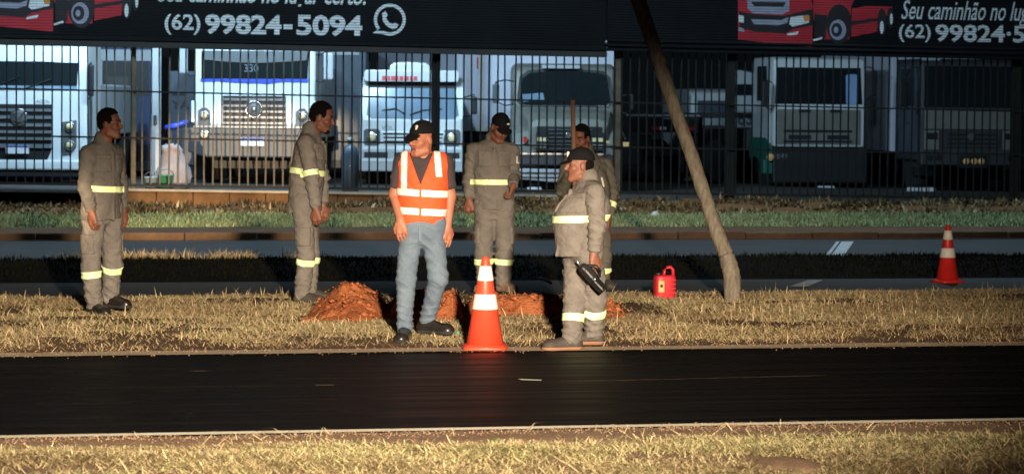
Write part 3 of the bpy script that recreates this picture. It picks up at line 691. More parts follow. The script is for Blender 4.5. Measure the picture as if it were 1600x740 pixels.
# --- dim blue-grey box body and gas cylinder between trucks
t = Veh('box_truck', 'dim blue grey box truck body standing in shade behind the bare headed man in profile', 'truck', 530, 68.0, radians(2), GT)
zb, zt = t.z(262), t.z(66)
bx_ = B().box(t.x(484), t.x(572), 0, 5, zb, zt).bevel(0.03, 1).obj('cargo_box', 'paint_bluegrey', t.root)
for u in (500, 516, 532, 548): t.rect('panel_rib', u, 70, u + 2, 258, 'paint_dark', 0.02, 0.03, bx_)
t.rect('roof_edge', 488, 80, 560, 86, 'paint_white_dull', 0.03, 0.05); t.rect('bumper', 488, 250, 568, 262, 'plastic_black', 0.1, 0.2)
t.chassis(486, 570, 0.1, 5)
p = PD(547, 290, 56.5); zg = zyard(p.x)
e = empty('gas_cylinder', (p.x, p.y, zg), 0, 'dark upright cylinder with pale valve behind the fence left of the small white truck', 'cylinder')
B().lathe([(0.14, 0.0), (0.16, 0.04), (0.16, 0.7), (0.12, 0.82), (0.05, 0.88)], 18).obj('tank', 'paint_bluegrey', e, True)
B().lathe([(0.05, 0.88), (0.05, 0.93), (0.06, 0.95), (0.06, 1.0), (0.02, 1.01)], 12).obj('valve', 'paint_white_dull', e, True)

# --- small white truck
t = Veh('truck', 'small white truck with rounded roof deflector and round lamps behind the man in orange', 'truck', 644, 63.0, radians(0.5), GT)
zb, zt = t.z(266), t.z(128); zw = t.z(188)
t.prof = [(0.0, -9), (0.0, zw), (0.20, zt), (0.24, 9)]
t.cab(562, 723, [(0, zb), (0, zw), (0.20, zt), (0.4, zt + 0.1), (1.7, zt + 0.1), (1.7, zb)], 'paint_white', 0.08)
t.front('windshield', [(577, 133), (710, 133), (716, 180), (708, 186), (580, 186), (572, 180)], 'glass_pale', 0.012, 0.03)
t.front('shade_band', [(576, 128), (711, 128), (712, 138), (575, 138)], 'plastic_black', 0.018, 0.03)
vz = t.front('visor', rr(568, 110, 716, 128, 5), 'paint_white', 0.22, 0.4, bev=0.02)
x0 = 596
for wd in (7, 4, 7, 3, 6, 7, 4, 6):
    t.rect('lettering', x0, 119.5, x0 + wd, 126, 'red_letter', 0.236, 0.01, vz); x0 += wd + 1.6
t.front('roof_deflector', [(606, 112), (608, 102), (614, 98), (640, 97), (664, 98), (670, 102), (672, 112)], 'paint_white', 0.05, 0.9, bev=0.05)
for a, m_, c in (((596, 173), (618, 170), (632, 178)), ((690, 170), (660, 172), (640, 180))):
    B().tube([(t.x(q[0]), t.y(t.z(q[1])) - 0.035, t.z(q[1])) for q in (a, m_, c)], 0.013, 5).obj('wiper', 'plastic_black', t.root)
t.text('VOL', 596, 197, 614, 203, 'paint_grey', 0.012)
t.front('nose_panel', [(594, 206), (696, 206), (690, 226), (600, 226)], 'paint_white', 0.03, 0.05, bev=0.015)
g = t.rect('grille', 598, 208, 692, 211, 'plastic_black', 0.036, 0.03); t.rect('grille', 599, 214, 691, 216.5, 'plastic_black', 0.036, 0.03); t.rect('grille', 600, 220, 690, 222, 'plastic_black', 0.036, 0.03)
for k, uc in enumerate((581, 706)):
    h = t.front('headlight', rr(uc - 13, 202, uc + 13, 228, 5), 'plastic_grey', 0.014, 0.04)
    t.disc('headlight_lens', uc, 215, 9, 'chrome', 0.03, 0.03, h, 0.02); t.disc('lamp', uc, 215, 6, 'lamp_glass', 0.054, 0.02, h, 0.03)
bp_ = t.rect('bumper', 562, 232, 724, 268, 'paint_white_dull', 0.06, 0.3, bev=0.03)
t.rect('air_intake', 569, 238, 606, 247, 'plastic_black', 0.066, 0.05, bp_); t.rect('air_intake', 616, 238, 680, 247, 'plastic_black', 0.066, 0.05, bp_); t.rect('air_intake', 688, 238, 718, 247, 'plastic_black', 0.066, 0.05, bp_)
t.rect('bumper_trim', 566, 248, 720, 252, 'paint_white', 0.075, 0.05, bp_)
t.rect('pillar_trim', 563, 136, 569, 186, 'paint_white', 0.01, 0.1, bev=0.02); t.rect('pillar_trim', 719, 136, 725, 186, 'paint_white', 0.01, 0.1, bev=0.02)
t.mirror(735, 150, 745, 178, 'plastic_black', -0.1, 722, 152)
t.chassis(566, 720, 0.2, 6.5, bed=(2.0, 6.4), bedmat='paint_white_dull')

# --- white cargo boxes
t = Veh('cargo_box', 'tall white container wall with cream corner post behind the small white truck', 'container', 752, 68.5, radians(20), None)
zb, zt = t.z(203), t.z(60)
B().box(t.x(712), t.x(786), 0, 6.0, zb, zt).bevel(0.02, 1).obj('shell', 'box_white', t.root)
t.rect('corner_post', 746, 62, 755, 203, 'box_cream', 0.03, 0.05); t.rect('door_edge', 728, 62, 731, 203, 'box_cream', 0.02, 0.04)
t.rect('bottom_rail', 712, 199, 786, 205, 'box_cream', 0.035, 0.08)
for u in (718, 724, 736, 741, 760, 765, 770, 775, 780): t.rect('panel_rib', u, 66, u + 1.6, 198, 'box_white', 0.025, 0.04)
t.rect('red_mark', 742, 90, 745, 108, 'print_red', 0.02, 0.03)
for q in (720, 778): t.wheel(q, 1.2); t.wheel(q, 4.6)
B().box(t.x(718), t.x(780), 0.1, 5.9, 0.5, zb).obj('chassis', 'plastic_black', t.root)

t = Veh('truck', 'grey hooded truck with rounded windshield and paired square lamps, left of the leaning pole', 'truck', 885, 62.0, radians(1), GT)
# box body behind cab belongs to this truck
zb, zt = t.z(260), t.z(58)
B().box(t.x(768), t.x(973), 3.2, 9.5, t.z(205), zt).bevel(0.03, 1).obj('cargo_box', 'box_white', t.root)
zw, ztp, zh = t.z(166), t.z(106), t.z(208)
t.prof = [(1.0, -9), (1.0, zw), (1.28, ztp), (1.35, 9)]
t.cab(800, 966, [(1.0, t.z(230)), (1.0, zw), (1.28, ztp), (1.6, ztp + 0.10), (3.0, ztp + 0.10), (3.0, t.z(230))], 'paint_grey', 0.16)
t.front('windshield', [(818, 122), (828, 114), (860, 111), (912, 111), (944, 114), (952, 122), (957, 158), (950, 164), (820, 164), (813, 158)], 'glass_dark', 0.015, 0.03)
t.front('windshield_frame', [(812, 120), (826, 109.5), (860, 107.5), (912, 107.5), (946, 109.5), (957, 120), (962, 160), (954, 168), (816, 168), (808, 160)], 'plastic_black', 0.008, 0.03)
t.rect('visor', 848, 101, 908, 106.5, 'paint_white_dull', 0.15, 0.3, bev=0.01)
t.front('paper_notice', [(817, 148), (850, 145), (852, 156), (818, 160)], 'glass_pale', 0.02, 0.01)
# hood: loft from windshield foot to nose
def loft(secs, name, mat, parent, bev=0.03, smooth=False):
    b = B(); rings = [[b.b.verts.new(p) for p in s_] for s_ in secs]; n = len(rings[0])
    for i in range(len(rings) - 1):
        for k in range(n): b.b.faces.new((rings[i][k], rings[i][(k + 1) % n], rings[i + 1][(k + 1) % n], rings[i + 1][k]))
    b.b.faces.new(rings[0][::-1]); b.b.faces.new(rings[-1])
    if bev: b.bevel(bev, 2, 30)
    return b.obj(name, mat, parent, smooth)
def sec(u0, u1, vt, vb, y, drop=4):
    return [(t.x(u0), y, t.z(vb)), (t.x(u1), y, t.z(vb)), (t.x(u1), y, t.z(vt + drop)), (t.x(u1 - 14), y, t.z(vt)), (t.x(u0 + 14), y, t.z(vt)), (t.x(u0), y, t.z(vt + drop))]
loft([sec(812, 958, 168, 232, 1.1), sec(820, 954, 177, 232, 0.35), sec(826, 950, 186, 232, -0.05, 6), sec(830, 946, 196, 232, -0.12, 4)], 'hood', 'paint_grey', t.root)
t.prof = [(-0.12, -9), (-0.12, 9)]
g = t.grille([(838, 198), (940, 198), (940, 236), (838, 236)], [(202, 203.5), (208, 209.5), (214, 215.5), (220, 221.5), (226, 227.5), (232, 233)], slat='plastic_grey', x=(856, 924))
t.disc('badge', 888, 211, 5, 'chrome', 0.05, 0.02)
for u in (847, 933):
    h = t.rect('headlight', u - 10, 207, u + 10, 235, 'plastic_black', 0.05, 0.05)
    for du in (-4.6, 4.6): t.rect('lamp', u + du - 3.6, 215, u + du + 3.6, 221, 'lamp_glass', 0.062, 0.02, h); t.rect('lamp_lens', u + du - 3.6, 225, u + du + 3.6, 231, 'paint_grey', 0.062, 0.02, h)
for k, (a, b_) in enumerate(((800, 838), (940, 968))):
    loft([[(t.x(a), y, t.z(262)), (t.x(b_), y, t.z(262)), (t.x(b_), y, t.z(vv)), (t.x(a), y, t.z(vv + 6))] for y, vv in ((1.3, 196), (0.5, 195), (0.05, 202), (-0.1, 222))], 'fender', 'paint_grey', t.root, 0.05)
t.rect('turn_signal', 817, 214, 823, 223, 'lamp_red', 0.04, 0.04); t.rect('turn_signal', 972, 221, 981, 229, 'lamp_amber', 0.2, 0.08); t.rect('turn_signal', 946, 219, 951, 223, 'lamp_amber', 0.12, 0.04)
bp_ = t.front('bumper', [(802, 240), (970, 240), (972, 258), (800, 258)], 'paint_dark', 0.2, 0.3, bev=0.03)
t.rect('bumper_line', 804, 239, 968, 241.5, 'chrome', 0.215, 0.05, bp_)
lb = t.front('lower_bumper', [(808, 263), (962, 265), (958, 284), (862, 284), (812, 280)], 'paint_white_dull', 0.24, 0.25, bev=0.02)
t.rect('bumper_line', 812, 269, 958, 271, 'plastic_black', 0.255, 0.05, lb); t.rect('bumper_line', 812, 276, 958, 277.5, 'plastic_black', 0.255, 0.05, lb)
t.rect('licence_plate', 824, 292, 846, 301, 'plate_white', 0.1, 0.02)
t.mirror(769, 132, 780, 162, 'plastic_grey', 0.8, 802, 128); t.mirror(986, 146, 993, 172, 'plastic_black', 0.8, 964, 150)
B().tube([(t.x(960), 0.9, t.z(160)), (t.x(966), 0.5, t.z(190)), (t.x(978), 0.2, t.z(218))], 0.02, 6).obj('side_trim', 'chrome', t.root)
t.chassis(806, 964, 0.1, 9.3)

# --- dark flatbed with red tail lamps
t = Veh('flatbed_truck', 'dark flatbed truck seen from behind with red tail lamps, beside the leaning pole', 'truck', 1035, 70.0, radians(-28), GT)
zg = 0
B().box(t.x(972), t.x(1098), 0, 5.2, t.z(184), t.z(176)).bevel(0.02, 1).obj('deck', 'paint_dark', t.root)
B().box(t.x(972), t.x(1098), -0.03, 0.05, t.z(182), t.z(179)).obj('deck_edge', 'paint_white_dull', t.root)
loft([[(t.x(976), 5.4, t.z(176)), (t.x(1096), 5.4, t.z(176)), (t.x(1092), 5.4, t.z(140)), (t.x(1070), 5.4, t.z(118)), (t.x(1000), 5.4, t.z(104)), (t.x(980), 5.4, t.z(108))],
      [(t.x(976), 7.2, t.z(176)), (t.x(1096), 7.2, t.z(176)), (t.x(1092), 7.2, t.z(140)), (t.x(1070), 7.2, t.z(122)), (t.x(1000), 7.2, t.z(108)), (t.x(980), 7.2, t.z(110))]], 'cab', 'paint_white_dull', t.root, 0.05)
B().box(t.x(984), t.x(1080), 5.33, 5.42, t.z(146), t.z(128)).obj('rear_window', 'glass_dark', t.root)
for u, w in ((1024, 7), (1036, 5), (1083, 6)): t.rect('tail_lamp', u - w, 198, u + w, 203, 'lamp_red' if u != 1036 else 'plate_white', 0.04, 0.05)
B().box(t.x(978), t.x(1092), 0.02, 0.12, t.z(207), t.z(186)).obj('rear_beam', 'plastic_black', t.root)
t.rect('mud_flap', 985, 212, 1005, 270, 'rubber', -0.3, 0.05); t.rect('mud_flap', 1065, 212, 1085, 270, 'rubber', -0.3, 0.05)
t.chassis(976, 1094, 0.0, 7.0)
t = Veh('car_roof_stand', 'dark timber rack with pale board stored in shade behind the dark flatbed', 'rack', 1080, 74.0)
B().box(t.x(1078), t.x(1089), 0, 0.4, t.z(178), t.z(149)).bevel(0.02, 1).obj('board', 'paint_white', t.root)
B().box(t.x(1070), t.x(1098), 0.1, 0.5, 0, t.z(179)).obj('frame', 'paint_dark', t.root)
t.root.name = 'rack'

# --- white van
t = Veh('van', 'white van with broad dark windows parked between the leaning pole and the green skirted truck', 'van', 1130, 78.0, radians(6))
zb, zt = t.z(240), t.z(143); t.prof = [(0, -9), (0, t.z(185)), (0.3, zt), (0.35, 9)]
t.cab(1076, 1192, [(0, zb), (0, t.z(185)), (0.3, zt), (0.5, zt + 0.06), (4.6, zt + 0.06), (4.7, zb)], 'paint_white_dull', 0.08, 'body')
t.front('windshield', [(1084, 158), (1184, 158), (1186, 184), (1082, 184)], 'paint_bluegrey', 0.012, 0.03)
t.rect('roof_strip', 1080, 146, 1190, 157, 'paint_white', 0.02, 0.05)
for u in (1092, 1107, 1123, 1165): t.disc('roof_lamp', u, 143, 4, 'paint_white', -0.25, 0.1, dome=0.05)
t.rect('grille', 1090, 196, 1130, 226, 'plastic_black', 0.012, 0.03)
t.text('83', 1152, 172, 1176, 196, 'paint_bluegrey', 0.012, bold=0.03)
t.rect('tail_lamp', 1113, 200, 1121, 218, 'lamp_red', 0.02, 0.03)
t.rect('bumper', 1078, 232, 1190, 246, 'plastic_black', 0.1, 0.2, bev=0.02)
for q in (1088, 1180): t.wheel(q, 0.8, 0.36, 0.22); t.wheel(q, 3.8, 0.36, 0.22)

# --- white cab over truck with green skirt
t = Veh('truck', 'white cab truck with green lower side and amber lamp, right of the leaning pole', 'truck', 1280, 69.5, radians(9), GT, zg=0.0)
zb, zt = t.z(230), t.z(94); zw = t.z(168)
t.prof = [(0.0, -9), (0.0, zw), (0.10, zt), (0.12, 9)]
t.cab(1206, 1354, [(0, zb), (0, zw), (0.10, zt), (0.25, zt + 0.06), (2.0, zt + 0.06), (2.1, zb)], 'paint_white', 0.07)
t.front('windshield', [(1211, 106), (1346, 106), (1348, 163), (1208, 163)], 'glass_dark', 0.012, 0.03)
t.front('reflection_pane', rr(1322, 116, 1341, 164, 4), 'glass_reflection', 0.018, 0.01)  # painted reflection, a pale blue pane over the dark windshield
t.front('front_panel', [(1212, 171), (1346, 171), (1346, 226), (1212, 226)], 'paint_grey', 0.02, 0.04, bev=0.012)
for u in (1246, 1296): t.rect('panel_handle', u, 171, u + 19, 176, 'plastic_black', 0.03, 0.03)
g = t.rect('grille', 1222, 203, 1332, 207, 'plastic_black', 0.032, 0.04)
t.rect('vent', 1230, 211, 1266, 218, 'plastic_black', 0.032, 0.04); t.rect('vent', 1292, 211, 1328, 218, 'plastic_black', 0.032, 0.04); t.rect('grille', 1222, 219.5, 1332, 223, 'plastic_black', 0.032, 0.04)
bp_ = t.rect('bumper', 1204, 232, 1356, 286, 'plastic_black', 0.12, 0.35, bev=0.04)
t.disc('turn_signal', 1199.5, 246, 6, 'lamp_amber', 0.14, 0.05, None, 0.03)
t.disc('lamp', 1211, 245, 5, 'plastic_grey', 0.14, 0.02, bp_, 0.01); t.disc('lamp', 1222, 244, 5, 'plastic_grey', 0.14, 0.02, bp_, 0.01)
t.front('licence_plate', [(1276, 290), (1302, 290), (1305, 303), (1274, 303)], 'plate_white', 0.15, 0.02)
# its left side: door, window, green skirt, wheel
xs_ = t.x(1206) - 0.012
def sidep(name, pts, mat, th=0.03, parent=None): return B().prism([(xs_, y, z) for y, z in pts], [(xs_ - th, y, z) for y, z in pts]).obj(name, mat, parent or t.root)
dr = sidep('door', [(0.25, t.z(226)), (0.25, t.z(168)), (0.35, t.z(100)), (1.5, t.z(100)), (1.5, t.z(226))], 'paint_white')
xs_ -= 0.035
sidep('side_window', [(0.42, t.z(158)), (0.5, t.z(104)), (1.35, t.z(104)), (1.35, t.z(158))], 'glass_dark', 0.02, dr)
xs_ += 0.03
sidep('green_skirt', [(-0.02, t.z(262)), (-0.02, t.z(232)), (0.5, t.z(216)), (2.0, t.z(216)), (2.0, t.z(250)), (1.4, t.z(246)), (0.5, t.z(262))], 'paint_green', 0.06)
t.rect('skirt_front', 1190, 250, 1206, 272, 'paint_green', 0.04, 0.3, bev=0.03)
t.mirror(1184, 128, 1196, 168, 'plastic_black', -0.2, 1206, 130); t.mirror(1358, 110, 1368, 150, 'plastic_black', -0.2, 1352, 106)
t.chassis(1206, 1354, 0.0, 9.0, bed=(2.6, 9.0), bedmat='paint_dark', bedh=0.5)

# --- white tank or box body between the two right trucks
t = Veh('box_truck', 'pale box truck body glimpsed between the two trucks at the right', 'truck', 1378, 78.0, 0, GT, zg=0.0)
bx_ = B().box(t.x(1356), t.x(1400), 0, 5, t.z(232), t.z(118)).bevel(0.04, 1).obj('cargo_box', 'paint_white_dull', t.root)
t.rect('door_line', 1377, 122, 1378.5, 230, 'paint_dark', 0.01, 0.02, bx_); t.rect('latch', 1374, 170, 1376, 190, 'chrome', 0.03, 0.03, bx_)
B().box(t.x(1358), t.x(1398), 0.2, 5, 0.4, t.z(232)).obj('chassis', 'plastic_black', t.root)
for q in (1361, 1395): t.wheel(q, 1.0, 0.48, 0.25); t.wheel(q, 4.0, 0.48, 0.25)

# --- dark truck at the right
t = Veh('truck', 'dark shaded truck with three small warm lamps low on its front, at the right end', 'truck', 1515, 68.0, radians(9), GT, zg=0.0)
zb, zt = t.z(252), t.z(98); zw = t.z(174)
t.prof = [(0.0, -9), (0.0, zw), (0.12, zt), (0.14, 9)]
t.cab(1436, 1592, [(0, zb), (0, zw), (0.12, zt), (0.3, zt + 0.08), (2.0, zt + 0.08), (2.1, zb)], 'paint_dark', 0.07)
t.front('windshield', [(1443, 104), (1586, 104), (1588, 168), (1440, 168)], 'glass_dark', 0.012, 0.03)
t.front('front_panel', [(1441, 173), (1586, 173), (1586, 202), (1441, 202)], 'paint_grey', 0.016, 0.04, bev=0.01)
t.front('front_panel', [(1472, 206), (1566, 206), (1560, 230), (1476, 230)], 'paint_dark', 0.03, 0.04, bev=0.01)
for v_ in (209, 216, 223): t.rect('grille', 1478, v_, 1558, v_ + 3, 'plastic_black', 0.035, 0.04)
for a in (1441, 1568):
    h = t.rect('headlight', a, 204, a + 24, 234, 'paint_grey', 0.02, 0.04, bev=0.01)
    t.rect('lamp', a + 3, 208, a + 21, 218, 'plastic_black', 0.03, 0.03, h)
t.disc('badge', 1516, 214, 5.5, 'plastic_grey', 0.07, 0.03)
bp_ = t.rect('bumper', 1434, 234, 1594, 258, 'paint_dark', 0.12, 0.3, bev=0.03)
for u in (1448, 1462, 1578): t.disc('fog_lamp', u, 246, 5, 'plastic_black', 0.13, 0.02, bp_)
h = t.rect('lamp_bar', 1496, 242, 1540, 262, 'plastic_black', 0.14, 0.03, bp_)
for u in (1506.5, 1519.5, 1531): t.disc('lamp', u, 252, 5.2, 'lamp_amber', 0.16, 0.03, bp_, 0.02)
t.rect('licence_plate', 1413, 293, 1424, 301, 'plate_white', 0.1, 0.02)
pl = t.rect('number_board', 1413, 292, 1460, 303, 'plastic_black', 0.08, 0.02)
for u in (1426, 1438, 1449): t.rect('reflector', u, 293, u + 9, 301, 'plate_white', 0.1, 0.02, pl)
t.rect('axle', 1440, 262, 1580, 276, 'plastic_black', -0.6, 0.3)
t.rect('roof_lights', 1440, 92, 1470, 98, 'paint_white_dull', -0.1, 0.1)
t.mirror(1396, 130, 1410, 168, 'plastic_black', -0.2, 1436, 108); t.mirror(1598, 150, 1608, 176, 'plastic_black', -0.2, 1590, 150)
xs_ = t.x(1436) - 0.012
dr = sidep('door', [(0.25, t.z(240)), (0.25, zw), (0.35, t.z(104)), (1.6, t.z(104)), (1.6, t.z(240))], 'paint_bluegrey')
xs_ -= 0.035; sidep('side_window', [(0.42, t.z(166)), (0.5, t.z(108)), (1.45, t.z(108)), (1.45, t.z(166))], 'glass_dark', 0.02, dr)
sidep('handle', [(0.6, t.z(193)), (0.6, t.z(190)), (0.9, t.z(190)), (0.9, t.z(193))], 'chrome', 0.03, dr)
t.chassis(1440, 1590, 0.0, 9.0, bed=(2.6, 9.0), bedmat='box_white', bedh=2.3)

# long dark shed behind the yard
shed = empty('shed', (0, 96, 0), 0, 'long dark shed closing the back of the truck yard', 'shed')
B().box(-40, 80, 0, 6, -0.2, 6.0).obj('wall', 'beam_dark', shed)
B().prism([(-41, -0.6, 5.9), (-41, 3, 7.2), (-41, 6.6, 5.9)], [(81, -0.6, 5.9), (81, 3, 7.2), (81, 6.6, 5.9)]).obj('roof', 'plastic_black', shed)
# ------------------------------------------------------------------ pole, cones, can, heaps
def terr(x, y):
    x = np.asarray(x, float); y = np.asarray(y, float)
    z = np.where((y > Y_LINE1 + 0.05) & (y < Y_VB + 0.1), h_mid(x, y), 0.0)
    z = np.where(y < Y_LINE0 - 0.05, h_near(x, y), z)
    z = np.where((y > Y_MED0) & (y < Y_MED1), h_med(x, y), z)
    z = np.where((y > Y_R3) & (y < Y_GUT + .05), h_gut(x, y), z)
    z = np.where((y > Y_GUT + .05) & (y < Y_GRN + .1), h_grn(x, y), z)
    z = np.where((y > Y_GRN + .1) & (y < YF), h_bank(x, y), z)
    return z
def on_ground(u, v):
    z = 0.0
    for _ in range(8):
        p = PG(u, v, z); z = float(terr(p.x, p.y))
    return PG(u, v, z)

p0 = on_ground(1145, 472); dp = (p0 - EYE).dot(FWD)
pts, rad = [], []
for u, v, r in ((1146, 480, 12.0), (1145, 466, 12.2), (1144, 440, 13.0), (1142, 425, 13.6), (1138, 412, 13.6), (1134, 398, 12.6), (1128, 384, 11.6), (1116, 350, 11.2), (1103, 310, 11), (1090, 272, 11), (1076, 230, 11), (1062, 190, 11.2), (1048, 150, 11.5), (1034, 110, 11.6), (1021, 70, 11.6), (1008, 34, 11.8), (996, 0, 12), (978, -50, 12), (955, -115, 12), (925, -200, 12)):
    pts.append(PD(u, v, dp + (480 - v) * 0.002)); rad.append(r * dp / FPX)
pb = B().tube([pts[0].lerp(pts[0], 0)] + [pts[i].lerp(pts[i + 1], f_) for i in range(len(pts) - 1) for f_ in (0.25, 0.5, 0.75, 1.0)], [rad[0] * 1.18] + [rad[i] * (1 - f_) + rad[i + 1] * f_ for i in range(len(rad) - 1) for f_ in (0.25, 0.5, 0.75, 1.0)], 16)
for v_ in pb.b.verts:
    w_ = float(fbm(np.array(v_.co.z * 2.2), np.array(v_.co.x * 5 + v_.co.y * 5)))
    v_.co += Vector((RNG.normal(0, .003) + 0.03 * w_, RNG.normal(0, .003) + 0.03 * w_, 0))
po = pb.mesh('pole')
po.transform(Matrix.Translation(-p0)); po.name = 'utility_pole'; o = link_mesh('utility_pole', po, 'wood_pole', None, True); o.location = p0
tag(o, 'leaning knotty wooden pole rising out of the grass right of the red jerrycan', 'pole')

def cone(loc, h, rb, mat, label, rz=0.0):
    e = empty('traffic_cone', loc, rz, label, 'traffic cone', 'traffic cones')
    rt = 0.03 * h / 0.7; zb_ = 0.042 * h / 0.7
    r_at = lambda z: rb * 0.80 + (rt - rb * 0.80) * (z - zb_) / (h - zb_)
    b = B().lathe([(rb * 0.80, zb_), (rt * 1.0, h - 0.01), (rt * 0.85, h), (rt * 0.5, h), (rt * 0.45, h - 0.08)], 40)
    b.obj('body', mat, e, True)
    n = 40; prof = []
    b = B()
    def ringpts(r, z, sq): 
        out = []
        for k in range(n):
            a = 2 * pi * k / n; c, s = cos(a), sin(a); q = max(abs(c), abs(s)); f = (1 - sq) + sq / q
            out.append(b.b.verts.new((r * c * f, r * s * f, z)))
        return out
    R = [ringpts(rb * 0.97, 0.0, 0.55), ringpts(rb, 0.012, 0.55), ringpts(rb * 0.97, 0.024, 0.5), ringpts(rb * 0.88, zb_, 0.1), ringpts(rb * 0.80, zb_ + 0.004, 0.0)]
    for i in range(len(R) - 1):
        for k in range(n): b.b.faces.new((R[i][k], R[i][(k + 1) % n], R[i + 1][(k + 1) % n], R[i + 1][k]))
    b.b.faces.new(R[0][::-1]); b.b.faces.new(R[-1])
    b.obj('base', mat, e, True)
    for a, c in ((0.435, 0.60), (0.745, 0.905)):
        B().lathe([(r_at(a * h) + 0.0005, a * h), (r_at(a * h) + 0.004, a * h + 0.003), (r_at(c * h) + 0.004, c * h - 0.003), (r_at(c * h) + 0.0005, c * h)], 40).obj('reflective_band', 'retro_white', e, True)
    return e
cone(PG(757.5, 545, 0.01), 0.70, 0.176, 'cone_orange', 'bright orange and white traffic cone at the edge of the fresh asphalt', TH * -1)
cone(PG(1480, 441, 0.0), 0.62, 0.15, 'cone_red', 'dimmer red and white traffic cone standing on the road behind the verge, far right', 0.2)

# jerrycan
jp = on_ground(1038, 467); js = FPX / (jp - EYE).dot(FWD)
jc = empty('jerrycan', jp, -TH + radians(14), 'small red plastic jerrycan with loop handle on the grass', 'jerrycan')
w, hh = 33 / js / 2, 38 / js
loft_r = []
b = B()
prof = [(0.90, 0.0), (1.0, 0.02), (1.0, hh * 0.9), (0.93, hh * 0.975), (0.6, hh)]
n = 28; rings = []
for k_, z_ in prof:
    ring = []
    for i in range(n):
        a = 2 * pi * i / n; c, s = cos(a), sin(a); m_ = (abs(c) ** 4 + abs(s) ** 4) ** -0.25
        ring.append(b.b.verts.new((w * k_ * c * m_, w * 0.72 * k_ * s * m_, z_)))
    rings.append(ring)
for i in range(len(rings) - 1):
    for k in range(n): b.b.faces.new((rings[i][k], rings[i][(k + 1) % n], rings[i + 1][(k + 1) % n], rings[i + 1][k]))
b.b.faces.new(rings[0][::-1]); b.b.faces.new(rings[-1])
b.obj('tank', 'can_red', jc, True)
hx0, hx1 = (-1.5) / js, 13.5 / js
B().tube([(hx0, 0, hh * 0.94), (hx0 + 0.005, 0, hh + 0.045), (hx0 + 0.03, 0, hh + 0.072), (hx1 - 0.025, 0, hh + 0.075), (hx1, 0, hh + 0.05), (hx1 + 0.006, 0, hh * 0.8)], 0.0155, 10).obj('handle', 'can_red', jc, True)
B().lathe([(0.03, hh - 0.005), (0.03, hh + 0.018), (0.024, hh + 0.022)], 18, 'z', (-10 / js, 0, 0)).obj('cap', 'plastic_black', jc, True)
lb = B().prism([(-13 / js, -w * 0.735, 0.075), (-4 / js, -w * 0.735, 0.07), (-4 / js, -w * 0.735, 0.175), (-13 / js, -w * 0.735, 0.18)], [(-13 / js, -w * 0.6, 0.075), (-4 / js, -w * 0.6, 0.07), (-4 / js, -w * 0.6, 0.175), (-13 / js, -w * 0.6, 0.18)]).obj('label_sticker', 'label_yellow', jc)
B().lathe([(0.008, 0), (0.016, -0.002), (0.008, -0.004)], 12, 'y', (-8.5 / js, -w * 0.737, 0.13)).obj('symbol', 'ink_dark', lb)
for z_ in (0.06, 0.10, 0.14, 0.18): B().box(-2 / js, 15 / js, -w * 0.728, -w * 0.70, z_, z_ + 0.012).bevel(0.004, 1).obj('rib', 'can_red', jc)

